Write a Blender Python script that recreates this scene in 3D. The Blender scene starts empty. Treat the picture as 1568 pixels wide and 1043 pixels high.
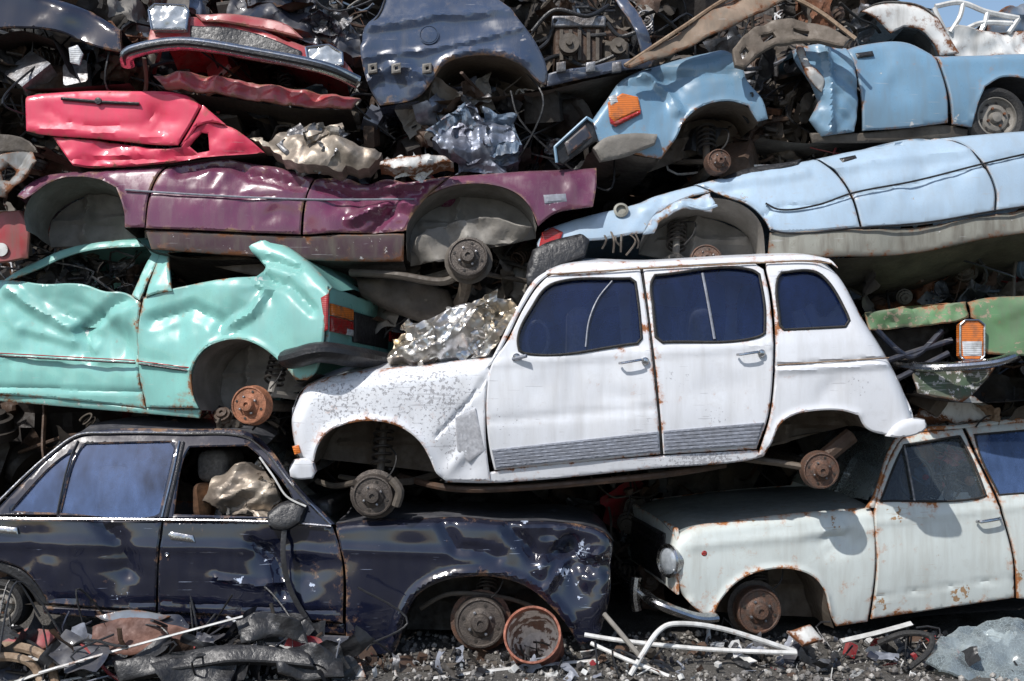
import bpy, math, random, numpy as np
from mathutils.geometry import delaunay_2d_cdt
random.seed(7); rng=np.random.default_rng(7)
T=0.415; CX=784.0; CY=521.5; H=1.8
CAM=np.array([0.0,0.0,H])
A=np.array
def P(x,y,Y): return A([(x-CX)/784*T*Y, Y, H-(y-CY)/784*T*Y])
def nrm(v): v=A(v,float); return v/np.linalg.norm(v)
# ---------------------------------------------------------------- scene
sc=bpy.context.scene
cam=bpy.data.cameras.new('camera'); co=bpy.data.objects.new('camera',cam); sc.collection.objects.link(co)
co.location=(0,0,H); co.rotation_euler=(math.radians(90),0,0); cam.sensor_width=36; cam.lens=18/T; cam.clip_end=2000
sc.camera=co
sc.view_settings.view_transform='Standard'; sc.view_settings.look='None'; sc.view_settings.exposure=0
w=bpy.data.worlds.new('World'); sc.world=w; w.use_nodes=True
nt=w.node_tree; bg=nt.nodes['Background']; sky=nt.nodes.new('ShaderNodeTexSky'); sky.sky_type='NISHITA'; sky.sun_disc=False
SE,SR=math.radians(49),math.radians(219)
sky.sun_elevation=SE; sky.sun_rotation=SR; sky.dust_density=1.2; nt.links.new(sky.outputs[0],bg.inputs[0]); bg.inputs[1].default_value=0.135
sl=bpy.data.lights.new('sun','SUN'); so=bpy.data.objects.new('sun',sl); sc.collection.objects.link(so)
sl.energy=4.4; sl.angle=math.radians(.6); sl.color=(1,.97,.93)
from mathutils import Vector
d=Vector((math.sin(SR)*math.cos(SE),math.cos(SR)*math.cos(SE),math.sin(SE)))
so.rotation_euler=d.to_track_quat('Z','Y').to_euler()
# ---------------------------------------------------------------- materials
def nd(nt,t,ins={},**pr):
    n=nt.nodes.new(t)
    for k,v in pr.items(): setattr(n,k,v)
    for k,v in ins.items():
        if isinstance(v,bpy.types.NodeSocket): nt.links.new(v,n.inputs[k])
        else: n.inputs[k].default_value=v
    return n
def mth(nt,op,a,b=0.0,c=0.0):
    return nd(nt,'ShaderNodeMath',{0:a,1:b,2:c},operation=op).outputs[0]
def c4(c): return (c[0],c[1],c[2],1)
def mixc(nt,f,a,b):
    a=c4(a) if isinstance(a,(tuple,list)) else a; b=c4(b) if isinstance(b,(tuple,list)) else b
    return nd(nt,'ShaderNodeMix',{0:f,6:a,7:b},data_type='RGBA').outputs[2]
def mr(nt,v,a,b,c=0.0,d=1.0): return nd(nt,'ShaderNodeMapRange',{'Value':v,'From Min':a,'From Max':b,'To Min':c,'To Max':d}).outputs[0]
def noise(nt,vec,s,d=6,r=.55): return nd(nt,'ShaderNodeTexNoise',{'Vector':vec,'Scale':s,'Detail':d,'Roughness':r}).outputs[0]
def newmat(name):
    m=bpy.data.materials.new(name); m.use_nodes=True; nt=m.node_tree
    return m,nt,nt.nodes['Principled BSDF']
def coord(nt): return nd(nt,'ShaderNodeTexCoord').outputs['Object']
def paint(name,col,rust=.4,dirt=.35,rough=.28,chip=(.45,.45,.45),coat=.5,dust=.15,metal=0,rustcol=(.13,.05,.02),dirtcol=(.13,.115,.095),var=.12,wsc=26,scratch=.35,wob=.6):
    rough=rough*1.3+.03; coat=min(1,coat*.75)
    m,nt,b=newmat(name); v=coord(nt)
    n1=noise(nt,v,1.7,3); n2=noise(nt,v,13,7,.7); n3=noise(nt,v,wsc,6,.64)
    ed=nd(nt,'ShaderNodeAttribute',attribute_name='edge').outputs['Fac']; we=nd(nt,'ShaderNodeAttribute',attribute_name='wear').outputs['Fac']
    st=nd(nt,'ShaderNodeMapping',{'Vector':v,'Scale':(9,9,1.1)}).outputs[0]; ns=noise(nt,st,1.6,5,.62)
    sx=nd(nt,'ShaderNodeMapping',{'Vector':v,'Scale':(2.2,2.2,34),'Rotation':(0,.25,0)}).outputs[0]; nx_=noise(nt,sx,2.2,3,.6)
    s=mth(nt,'ADD',n2,mth(nt,'MULTIPLY',ed,.2)); s=mth(nt,'ADD',s,mth(nt,'MULTIPLY',mth(nt,'SUBTRACT',n1,.5),.45))
    th=.86-.24*rust
    rm=mr(nt,s,th,th+.035); halo=mr(nt,s,th-.1,th+.02,0,.55)
    wm=mr(nt,mth(nt,'ADD',n3,mth(nt,'MULTIPLY',we,.45)),.73,.755)
    sm=mth(nt,'MULTIPLY',mr(nt,mth(nt,'ADD',nx_,mth(nt,'MULTIPLY',we,.2)),.69,.71),scratch)
    dm=mth(nt,'MULTIPLY',mr(nt,ns,.42,.75),dirt*1.5)
    fine=mth(nt,'MULTIPLY',mr(nt,n2,.5,.68),dirt*.9)
    dm=mth(nt,'MAXIMUM',dm,fine); dm=mth(nt,'MAXIMUM',dm,mth(nt,'MULTIPLY',ed,dirt*1.4)); dm=mth(nt,'MINIMUM',dm,.95)
    nz=nd(nt,'ShaderNodeSeparateXYZ',{0:nd(nt,'ShaderNodeNewGeometry').outputs['Normal']}).outputs[2]
    du=mth(nt,'MULTIPLY',mr(nt,nz,.45,.98),mth(nt,'MULTIPLY',mr(nt,n2,.35,.65,.5,1.4),dust))
    dark=tuple(c*(1-var*2) for c in col); lite=tuple(min(1,c*(1+var)+.002) for c in col)
    c=mixc(nt,mr(nt,n1,.3,.7),dark,lite)
    c=mixc(nt,dm,c,dirtcol); c=mixc(nt,du,c,(.3,.28,.25)); c=mixc(nt,halo,c,tuple(x*1.9 for x in rustcol))
    c=mixc(nt,sm,c,chip); c=mixc(nt,wm,c,chip); rc=mixc(nt,n3,tuple(x*.45 for x in rustcol),tuple(x*1.8 for x in rustcol)); c=mixc(nt,rm,c,rc)
    nt.links.new(c,b.inputs['Base Color'])
    bad=mth(nt,'MAXIMUM',rm,mth(nt,'MULTIPLY',wm,.7))
    r=mth(nt,'ADD',mth(nt,'ADD',mr(nt,n2,.3,.7,rough*.7,rough*1.3),mth(nt,'MULTIPLY',dm,.5)),mth(nt,'MULTIPLY',bad,.6))
    r=mth(nt,'ADD',r,mth(nt,'MULTIPLY',du,1.2)); r=mth(nt,'MINIMUM',r,.95)
    nt.links.new(r,b.inputs['Roughness']); b.inputs['Metallic'].default_value=metal
    cw=mth(nt,'MULTIPLY',mth(nt,'SUBTRACT',1,mth(nt,'MAXIMUM',bad,dm)),coat); nt.links.new(cw,b.inputs['Coat Weight'])
    b.inputs['Coat Roughness'].default_value=.05
    hgt=mth(nt,'ADD',mth(nt,'MULTIPLY',bad,-.5),mth(nt,'MULTIPLY',n3,.12)); hgt=mth(nt,'ADD',hgt,mth(nt,'MULTIPLY',noise(nt,v,5,2),wob))
    bp=nd(nt,'ShaderNodeBump',{'Height':hgt,'Strength':.4,'Distance':.007}); nt.links.new(bp.outputs[0],b.inputs['Normal'])
    return m
def simple(name,a,bcol,scale=8,rough=(.5,.9),metal=0,bump=.5,thr=(.35,.65),dist=.01,detail=5):
    m,nt,b=newmat(name); v=coord(nt); n=noise(nt,v,scale,detail,.65); n2=noise(nt,v,scale*4,4,.6)
    c=mixc(nt,mr(nt,n,*thr),a,bcol); c=mixc(nt,mr(nt,n2,.35,.75,0,.5),c,tuple(x*.35 for x in a)); nt.links.new(c,b.inputs['Base Color'])
    nt.links.new(mr(nt,n2,.3,.7,*rough),b.inputs['Roughness']); b.inputs['Metallic'].default_value=metal
    bp=nd(nt,'ShaderNodeBump',{'Height':n2,'Strength':bump,'Distance':dist}); nt.links.new(bp.outputs[0],b.inputs['Normal'])
    return m
M={}
M['rust']=simple('rust',(.2,.075,.03),(.07,.035,.02),12)
M['rustdk']=simple('rust_dark',(.05,.032,.022),(.1,.055,.033),9)
M['hub']=simple('brake_rust',(.16,.08,.05),(.09,.07,.06),30,(.4,.8),.3)
M['huborange']=simple('brake_rust_orange',(.42,.17,.09),(.2,.09,.05),25,(.5,.9),.1)
M['hubgrey']=simple('brake_grey',(.12,.1,.085),(.06,.05,.045),30,(.4,.7),.4)
M['under']=simple('underbody_dirt',(.065,.052,.042),(.13,.11,.088),7)
M['underdk']=simple('underbody_dark',(.02,.017,.015),(.045,.036,.028),6)
M['tub']=simple('wheel_well_grey',(.16,.145,.125),(.3,.28,.25),6)
M['tubbrown']=simple('wheel_well_brown',(.1,.075,.055),(.17,.14,.11),7)
M['black']=simple('black_plastic',(.014,.014,.016),(.032,.032,.034),10,(.28,.55))
M['rubber']=simple('rubber',(.015,.015,.016),(.03,.028,.026),20,(.6,.9))
M['chrome']=simple('chrome_trim',(.62,.63,.65),(.45,.44,.43),14,(.1,.35),1,.15)
M['steel']=simple('bare_steel',(.3,.31,.33),(.14,.12,.11),9,(.35,.65),.7)
M['alu']=simple('crumpled_foil',(.74,.74,.75),(.5,.42,.3),3,(.25,.45),.9,.2)
M['foil2']=simple('insulation_foil',(.36,.4,.48),(.1,.1,.13),5,(.35,.6),.65,.3)
M['gold']=simple('stained_foil',(.5,.43,.35),(.2,.16,.13),4,(.4,.65),.5,.3)
M['seat']=simple('seat_fabric',(.24,.22,.2),(.12,.11,.1),15,(.8,.95))
M['seatorange']=simple('seat_foam',(.45,.2,.08),(.2,.11,.06),10,(.8,.95))
M['grey']=simple('grey_plastic',(.26,.28,.33),(.2,.21,.24),10,(.4,.6),0,.2)
M['vent']=simple('vent_grey',(.5,.51,.54),(.38,.38,.4),10,(.4,.6),0,.2)
M['whitep']=paint('white_enamel',(.7,.7,.68),rust=.76,dirt=.4,coat=.1)
M['tan']=simple('tan_metal',(.34,.25,.17),(.2,.12,.07),8)
M['brownhood']=paint('brown_primer',(.3,.22,.16),rust=.75,dirt=.5,rough=.6,coat=0)
M['navydk']=paint('navy_dark_paint',(.01,.014,.03),rust=.35,dirt=.2)
M['redpart']=paint('red_scrap_paint',(.35,.02,.03),rust=.5,dirt=.5)
M['bluepart']=paint('blue_scrap_paint',(.1,.15,.22),rust=.5,dirt=.5)
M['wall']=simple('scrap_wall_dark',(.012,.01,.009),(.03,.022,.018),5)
def lens(name,col):
    m,nt,b=newmat(name); v=coord(nt)
    wv=nd(nt,'ShaderNodeTexWave',{'Vector':v,'Scale':28.0,'Distortion':.3},bands_direction='Z').outputs['Fac']
    n=noise(nt,v,20,5,.6)
    c=mixc(nt,wv,tuple(c*.7 for c in col),col); c=mixc(nt,mr(nt,n,.45,.7,0,.6),c,(.1,.08,.06))
    nt.links.new(c,b.inputs['Base Color']); b.inputs['Roughness'].default_value=.2
    b.inputs['Coat Weight'].default_value=.5
    bp=nd(nt,'ShaderNodeBump',{'Height':wv,'Strength':.35,'Distance':.003}); nt.links.new(bp.outputs[0],b.inputs['Normal']); return m
M['lred']=lens('tail_lens_red',(.42,.02,.02)); M['lor']=lens('tail_lens_orange',(.75,.2,.03)); M['lwh']=lens('lens_clear',(.62,.64,.66))
def glass(name,tint,dif,fd=.35,rough=.03,crack=False):
    m=bpy.data.materials.new(name); m.use_nodes=True; nt=m.node_tree; nt.nodes.clear(); v=coord(nt)
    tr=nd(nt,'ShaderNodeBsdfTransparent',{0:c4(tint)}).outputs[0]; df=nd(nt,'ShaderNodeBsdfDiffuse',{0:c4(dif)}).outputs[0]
    gl=nd(nt,'ShaderNodeBsdfGlossy',{0:(1,1,1,1),'Roughness':rough}).outputs[0]
    st=nd(nt,'ShaderNodeMapping',{'Vector':v,'Scale':(5,5,1.2)}).outputs[0]
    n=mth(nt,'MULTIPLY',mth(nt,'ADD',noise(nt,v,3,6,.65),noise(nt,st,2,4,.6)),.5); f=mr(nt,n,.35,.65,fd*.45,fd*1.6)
    if crack:
        vo=nd(nt,'ShaderNodeTexVoronoi',{'Vector':v,'Scale':46.0},feature='DISTANCE_TO_EDGE').outputs[0]; f=mth(nt,'MAXIMUM',f,mr(nt,vo,0,.1,.8,0))
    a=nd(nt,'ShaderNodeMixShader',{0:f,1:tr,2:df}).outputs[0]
    fr=nd(nt,'ShaderNodeFresnel',{'IOR':1.5}).outputs[0]
    s=nd(nt,'ShaderNodeMixShader',{0:mth(nt,'ADD',fr,.01),1:a,2:gl}).outputs[0]
    nd(nt,'ShaderNodeOutputMaterial',{0:s}); return m
M['glass']=glass('window_glass',(.62,.7,.88),(.015,.032,.12),.26)  # dust film coloured dark blue to stand in for reflected sky
M['glassb']=glass('window_glass_sky_tint',(.5,.56,.7),(.1,.17,.36),.4)  # stronger blue film: sky reflection painted into the diffuse colour
M['glassc']=glass('dusty_glass',(.88,.9,.9),(.25,.3,.32),.1,.06)
M['crack']=glass('cracked_glass',(.5,.56,.56),(.34,.4,.42),.4,.2,True)
# ---------------------------------------------------------------- numpy noise
def vnoise(Q,seed=0):
    Q=np.atleast_2d(Q)
    if Q.shape[1]==2: Q=np.c_[Q,np.zeros(len(Q))]
    i=np.floor(Q).astype(np.int64); f=Q-i; f=f*f*(3-2*f)
    def h(dx,dy,dz):
        n=((i[:,0]+dx)*73856093)^((i[:,1]+dy)*19349663)^((i[:,2]+dz)*83492791)^(seed*265443+977)
        n&=0xffffffff; n=((n^(n>>13))*1274126177)&0xffffffff; n^=n>>16; n=(n*2246822519)&0xffffffff; n^=n>>15
        return (n&0xffff)/32767.5-1
    r=0
    for dx in (0,1):
        for dy in (0,1):
            for dz in (0,1):
                r=r+h(dx,dy,dz)*(f[:,0] if dx else 1-f[:,0])*(f[:,1] if dy else 1-f[:,1])*(f[:,2] if dz else 1-f[:,2])
    return r
def tri(x): return np.abs((x%1)*2-1)*2-1
def crumple(uv,seed,f=2.5,n=7):
    r=np.random.default_rng(seed); out=0; wv=vnoise(uv*f*.8,seed)*.35
    for i in range(n):
        a=r.uniform(0,math.pi); ff=f*(1.35**i)*r.uniform(.7,1.2)
        out=out+tri((uv[:,0]*math.cos(a)+uv[:,1]*math.sin(a))*ff*.5+r.uniform()+wv)/(1.35**i)
    return out/2.6
def facet(uv,seed,f):
    r=np.random.default_rng(seed); mn=uv.min(0)-.5/f; mx=uv.max(0)+.5/f; n=int(max(6,np.prod((mx-mn)*f)))
    n=min(n,900); pts=r.uniform(mn,mx,(n,2)); hh=r.uniform(0,1,n); g=r.normal(size=(n,2))*1.3*f
    out=np.empty(len(uv))
    for s in range(0,len(uv),3000):
        q=uv[s:s+3000]; D=((q[:,None]-pts[None])**2).sum(-1); k=np.argpartition(D,2,axis=1)[:,:2]
        rws=np.arange(len(q))
        def hv(j): return hh[j]+((q-pts[j])*g[j]).sum(1)*.5
        a,b=k[:,0],k[:,1]; out[s:s+3000]=np.maximum(hv(a)-D[rws,a]*f*f*.6,hv(b)-D[rws,b]*f*f*.6)
    return np.clip(out,-1.5,1.5)
# ---------------------------------------------------------------- mesh helpers
def empty(name):
    e=bpy.data.objects.new(name,None); sc.collection.objects.link(e); e.empty_display_size=.2; return e
def mk(name,V,F,mats,parent=None,smooth=True,ang=30,attrs=None,mi=None):
    me=bpy.data.meshes.new(name); me.from_pydata([tuple(map(float,v)) for v in V],[],[tuple(map(int,f)) for f in F])
    if not isinstance(mats,(list,tuple)): mats=[mats]
    for m in mats: me.materials.append(m)
    if mi is not None: me.polygons.foreach_set('material_index',np.asarray(mi,dtype=np.int32))
    if smooth:
        me.polygons.foreach_set('use_smooth',np.ones(len(me.polygons),dtype=bool)); me.set_sharp_from_angle(angle=math.radians(ang))
    if attrs:
        for k,a in attrs.items():
            at=me.attributes.new(k,'FLOAT','POINT'); at.data.foreach_set('value',np.asarray(a,dtype=np.float32))
    me.update(); o=bpy.data.objects.new(name,me); sc.collection.objects.link(o)
    if parent: o.parent=parent
    return o
class Frame:
    def __init__(s,o,u,v):
        s.o=A(o,float); s.u=nrm(u); v=A(v,float); v=v-s.u*np.dot(v,s.u); s.v=nrm(v); s.n=np.cross(s.u,s.v)
    def uv(s,pts):
        p=A(pts,float).reshape(-1,2); R=np.c_[(p[:,0]-CX)/784*T,np.ones(len(p)),-(p[:,1]-CY)/784*T]
        t=np.dot(s.o-CAM,s.n)/(R@s.n); Q=CAM+R*t[:,None]-s.o
        return np.c_[Q@s.u,Q@s.v]
    def w(s,uv,n):
        uv=np.atleast_2d(uv); n=np.broadcast_to(n,(len(uv),))
        return s.o+uv[:,:1]*s.u+uv[:,1:2]*s.v+n[:,None]*s.n
def dens(p,closed=True,step=.025,corner=36):
    p=A(p,float); N=len(p); out=[]
    def seg(i): return p[(i+1)%N]-p[i%N]
    tn=[];cr=[]
    for i in range(N):
        if not closed and i in(0,N-1): cr.append(True); tn.append(None); continue
        a=p[i]-p[i-1]; b=seg(i); ang=abs(math.degrees(math.atan2(a[0]*b[1]-a[1]*b[0],a@b)))
        cr.append(ang>corner); t=a/max(1e-6,np.linalg.norm(a))+b/max(1e-6,np.linalg.norm(b)); tn.append(t/max(1e-6,np.linalg.norm(t)))
    for i in range(N if closed else N-1):
        j=(i+1)%N; sgm=p[j]-p[i]; L=np.linalg.norm(sgm)
        if L<1e-7: continue
        m0=sgm if cr[i] else tn[i]*L; m1=sgm if cr[j] else tn[j]*L
        k=max(1,int(math.ceil(L/step)))
        for q in range(k):
            t=q/k; out.append(p[i]*(2*t**3-3*t*t+1)+m0*(t**3-2*t*t+t)+p[j]*(-2*t**3+3*t*t)+m1*(t**3-t*t))
    if not closed: out.append(p[-1])
    return A(out)
def distpl(Q,L,closed):
    a=L; b=np.roll(L,-1,0)
    if not closed: a=L[:-1]; b=L[1:]
    D=np.full(len(Q),1e9)
    for s in range(0,len(Q),2000):
        q=Q[s:s+2000,None,:]; ab=(b-a)[None]; t=np.clip(((q-a)*ab).sum(-1)/np.maximum((ab**2).sum(-1),1e-12),0,1)
        D[s:s+2000]=np.sqrt((((a+ab*t[...,None])-q)**2).sum(-1)).min(1)
    return D
def inside(Q,L):
    r=np.zeros(len(Q),bool); n=len(L)
    for i in range(n):
        x1,y1=L[i]; x2,y2=L[(i+1)%n]
        if y1==y2: continue
        c=((y1>Q[:,1])!=(y2>Q[:,1]))&(Q[:,0]<(x2-x1)*(Q[:,1]-y1)/(y2-y1)+x1); r^=c
    return r
class Car:
    def __init__(s,name,px,Y,k=0,r=0,belt=None,lean=.3,cv=.18,W=1.4):
        s.e=empty(name); s.f=Frame(P(px[0],px[1],Y),(1,k,0),(0,r,1)); s.W=W; s.lean=lean; s.cv=cv; s.seed=len(name)*13
        s.belt=s.f.uv(belt) if belt else None
    def base(s,uv):
        if s.belt is None: return np.zeros(len(uv))
        a,b=s.belt; d=nrm(b-a); t=(uv[:,1]-a[1])*d[0]-(uv[:,0]-a[0])*d[1]
        lo=-s.cv*(np.minimum(t,0)+.22)**2
        return lo-s.lean*np.maximum(t,0)-.25*np.clip(t,0,.5)**2
    def panel(s,name,poly,mat,holes=(),feats=(),n0=0,grid=.027,rim=.006,thick=.014,dent=.004,crump=0,cf=2.5,seed=1,frame=None,metric=False,usebase=True,mirror=False,wear=0,corner=36,jag=0,fac=0,ff_=8,sharp=30):
        f=frame or s.f
        cv=(lambda p:A(p,float)) if metric else f.uv
        if frame is not None: usebase=False
        L=dens(cv(poly),corner=corner); HL=[dens(cv(h),corner=corner) for h in holes]
        if jag: L=L+np.c_[vnoise(L*14,seed),vnoise(L*14,seed+3)]*jag+np.c_[vnoise(L*40,seed),vnoise(L*40,seed+3)]*jag*.5
        loops=[L]+HL
        allb=np.vstack(loops); mn,mx=L.min(0),L.max(0)
        gx,gy=np.meshgrid(np.arange(mn[0],mx[0],grid),np.arange(mn[1],mx[1],grid*.87)); gx[1::2]+=grid/2
        G=np.c_[gx.ravel(),gy.ravel()]; G+=rng.uniform(-.12,.12,G.shape)*grid
        def D(Q): return np.min([distpl(Q,l,True) for l in loops],axis=0)
        def ins(Q):
            r=inside(Q,L)
            for h in HL: r&=~inside(Q,h)
            return r
        G=G[ins(G)]
        if len(G): G=G[D(G)>grid*.62]
        rings=[]
        for l in loops:
            tg=np.roll(l,-1,0)-np.roll(l,1,0); tg/=np.maximum(np.linalg.norm(tg,axis=1),1e-9)[:,None]; nn=np.c_[-tg[:,1],tg[:,0]]
            for off in (.009,):
                for sg in (1,-1):
                    q=l+nn*off*sg; q=q[ins(q)]
                    if len(q): q=q[D(q)>off*.85]
                    if len(q): rings.append(q)
        Q=np.vstack([allb]+rings+([G] if len(G) else []))
        edges=[];k=0
        for l in loops:
            n=len(l); edges+=[(k+i,k+(i+1)%n) for i in range(n)]; k+=n
        vo,eo,fo,_,_,_=delaunay_2d_cdt([Vector(q) for q in Q],edges,[],0,1e-6)
        V=A([tuple(v) for v in vo]); F=A([tuple(x) for x in fo]); C=V[F].mean(1); F=F[ins(C)]
        used=np.unique(F); rm=-np.ones(len(V),int); rm[used]=np.arange(len(used)); V=V[used]; F=rm[F]
        d=D(V); h=np.full(len(V),float(n0))
        if usebase: h+=s.base(V)
        we=np.full(len(V),float(wear))
        sd=seed+s.seed
        if dent: h+=dent*vnoise(V*2.3,sd)+dent*.55*vnoise(V*6,sd+5)
        if crump: h+=crump*crumple(V,sd,cf)
        if fac: h+=fac*facet(V,sd,ff_)+fac*.25*facet(V,sd+1,ff_*2.3)
        if mirror: h=-s.W-h
        sgn=-1 if mirror else 1
        for ft in feats:
            if ft[0]=='dent':
                c=cv([ft[1]])[0]; dd=V-c+np.c_[vnoise(V*7,sd+8),vnoise(V*7,sd+9)]*ft[2]*.45; q=np.linalg.norm(dd*A([.8,1.2]),axis=1)/ft[2]; h+=sgn*ft[3]*np.exp(-q*q*2)
            elif ft[0]=='crush':
                c=cv([ft[1]])[0]; q=np.linalg.norm(V-c,axis=1)/ft[2]; mk_=np.exp(-q*q*1.2); fr_=ft[4] if len(ft)>4 else 3.0
                h+=sgn*ft[3]*mk_*(crumple(V,sd+int(ft[1][0])%97,fr_)*.8-.5)
            elif ft[0]=='wear':
                c=cv([ft[1]])[0]; q=np.linalg.norm(V-c,axis=1)/ft[2]; we+=ft[3]*np.exp(-q*q*1.5)
            elif ft[0]=='ridge':
                q=distpl(V,dens(cv(ft[1]),False),False)/ft[2]; h+=sgn*ft[3]*np.exp(-q*q)
            elif ft[0]=='fold':
                q=distpl(V+np.c_[vnoise(V*9,sd+8),vnoise(V*9,sd+9)]*.012,dens(cv(ft[1]),False),False)/ft[2]; h+=sgn*ft[3]*np.maximum(0,1-q)
            elif ft[0]=='round':
                R=ft[2]; q=distpl(V,dens(cv(ft[1]),False),False); x=np.clip((R-q)/R,0,.97); h-=sgn*R*(1-np.sqrt(1-x*x))
        h-=sgn*rim*np.clip(1-d/.009,0,1)**1.5
        W3=f.w(V,h); n=len(V)
        ec={}
        for t in F:
            for a,b in((t[0],t[1]),(t[1],t[2]),(t[2],t[0])):
                if (b,a) in ec: del ec[(b,a)]
                else: ec[(a,b)]=1
        bi={};ext=[];FF=[tuple(t) for t in F]
        for a,b in ec:
            for q in(a,b):
                if q not in bi: bi[q]=n+len(ext); ext.append(W3[q]-f.n*thick*sgn)
            FF.append((b,a,bi[a],bi[b]))
        ed=np.exp(-d/.022); order=list(bi.keys())
        Vall=np.vstack([W3,A(ext)]) if ext else W3
        return mk(name,Vall,FF,mat,s.e,ang=sharp,attrs={'edge':np.r_[ed,np.ones(len(ext))],'wear':np.r_[we,we[order]]})
    def skin(s,name,pl,mat,na=0.0,nb=0.0,crown=.03,seg=18,dent=.01,crump=0,closed=False,usebase=True,wear=0,seed=3):
        uv=dens(s.f.uv(pl),closed,.04); b=s.base(uv) if usebase else np.zeros(len(uv)); n=len(uv)
        tt=np.linspace(0,1,seg+1); V=[]
        for t in tt:
            nn=(b+na)*(1-t)+(-s.W-b-nb)*t
            q=uv.copy(); c=crown*(1-(2*t-1)**2)
            g=np.c_[uv[:,0],np.full(n,t*s.W)]
            c=c+dent*vnoise(g*2.2,seed)*min(1,8*t)*1.0+crump*crumple(g,seed,2.2)*min(1,5*t)
            q[:,1]+=c; V.append(s.f.w(q,nn))
        V=np.vstack(V); F=[]
        for i in range(seg):
            for j in range(n-1 if not closed else n):
                k=(j+1)%n; F.append((i*n+j,i*n+k,(i+1)*n+k,(i+1)*n+j))
        z=np.zeros(len(V)); return mk(name,V,F,mat,s.e,attrs={'edge':z,'wear':z+wear})
    def strip(s,name,pl,mat,na,nb,usebase=True,seg=6,closed=False,dent=.006):
        uv=dens(s.f.uv(pl),closed,.04); b=s.base(uv) if usebase else 0; n=len(uv); V=[]
        for i in range(seg+1):
            t=i/seg; q=uv+np.c_[vnoise(np.c_[uv*4,np.full(n,t*3)],4),vnoise(np.c_[uv*4,np.full(n,t*3)],9)]*dent*min(1,t*4)
            V.append(s.f.w(q,b+na*(1-t)+nb*t))
        F=[(i*n+j,i*n+(j+1)%n,(i+1)*n+(j+1)%n,(i+1)*n+j) for i in range(seg) for j in range(n if closed else n-1)]
        V=np.vstack(V); z=np.zeros(len(V)); return mk(name,V,F,mat,s.e,attrs={'edge':z,'wear':z})
    def line(s,name,pl,r,mat,n0=.004,closed=False,flat=1.0,usebase=True):
        uv=dens(s.f.uv(pl),closed,.02); h=(s.base(uv) if usebase else 0)+n0
        if closed: uv=np.vstack([uv,uv[:1]]); h=np.r_[h,h[:1]] if not np.isscalar(h) else h
        return mk(name,*tube(s.f.w(uv,h),r,6,flat,s.f.n),mat,s.e)
    def well(s,arch,mat,depth=.42,n0=-.012,name='wheel_well'):
        s.strip(name+'_liner',arch,mat,n0,-depth,dent=.012)
        s.panel(name+'_back',arch,mat,n0=-depth,dent=.02,crump=.03,cf=3.5,rim=0,usebase=False,feats=[('ridge',[tuple(np.mean(arch,axis=0)+A([-18,30])),tuple(np.mean(arch,axis=0)+A([-10,-40]))],.03,.05),('ridge',[tuple(np.mean(arch,axis=0)+A([-70,5])),tuple(np.mean(arch,axis=0)+A([70,0]))],.02,.03)])
    def pt(s,x,y,n): return s.f.w(s.f.uv([(x,y)]),n)[0]
    def scale(s,x,y): a=s.f.uv([(x,y),(x+10,y)]); return np.linalg.norm(a[1]-a[0])/10
    def hub(s,x,y,rpx,mat,n=-.1,axle=True,back=None,nm='brake_drum'):
        c=s.f.uv([(x,y)])[0]; R=rpx*s.scale(x,y)
        pr=[(R*.9,-.09),(R*1.0,-.085),(R*1.03,-.07),(R*.98,-.06),(R*.98,-.012),(R*.95,0),(R*.88,.002),(R*.84,-.006),(R*.58,-.004),(R*.52,.004),(R*.38,.01),(R*.35,.03),(R*.3,.038),(R*.13,.04),(R*.12,.03),(0.001,.03)]
        mk(nm,*lathe(s.f,c,pr,n,36),mat,s.e)
        for i in range(4):
            a=i*math.pi/2+.5; q=c+A([math.cos(a),math.sin(a)])*R*.46
            mk('wheel_stud',*lathe(s.f,q,[(R*.06,0),(R*.06,.022),(0.001,.024)],n,8),M['steel'],s.e)
            q=c+A([math.cos(a+.8),math.sin(a+.8)])*R*.7
            mk('drum_hole',*lathe(s.f,q,[(R*.07,0),(0.001,.0005)],n-.001,10),M['underdk'],s.e)
        if back: mk('back_plate',*lathe(s.f,c,[(R*1.18,-.11),(R*1.2,-.1),(R*.9,-.085)],n,24),back,s.e)
        if axle: mk('axle',*tube([s.f.w(c,n-.08)[0],s.f.w(c+A([0,.02]),-s.W+.1)[0]],.035,10),M['under'],s.e)
    def susp(s,x,y,top,mat=None,arm=(60,-10)):
        mat=mat or M['under']; a=s.pt(x,y,-.2); b=s.pt(x+5,top,-.3)
        mk('strut',*tube([a,(a+b)/2,b],.022,10),mat,s.e)
        tt=np.linspace(0,1,90); ax=b-a; up=nrm(ax); sx=nrm(np.cross(up,s.f.n)); sy=np.cross(up,sx)
        hp=[a+ax*(.25+.7*t)+(sx*math.cos(t*34)+sy*math.sin(t*34))*.055 for t in tt]
        mk('coil_spring',*tube(hp,.008,6),M['underdk'],s.e)
        c=s.pt(x+arm[0],y+arm[1],-.5); mk('control_arm',*tube([a,(a+c)/2+A([0,0,-.02]),c],.022,6,.6,s.f.n),mat,s.e)
        c=s.pt(x-arm[0]*.8,y+arm[1]*.5,-.45); mk('control_arm',*tube([a,c],.016,6),mat,s.e)
        pts=[s.pt(x+10,y-6,-.1),s.pt(x+24,y-22,-.09),s.pt(x+28,y-45,-.14),s.pt(x+8,y-60,-.3)]
        mk('brake_hose',*tube(smooth3(pts),.005,6),M['rubber'],s.e)
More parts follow.
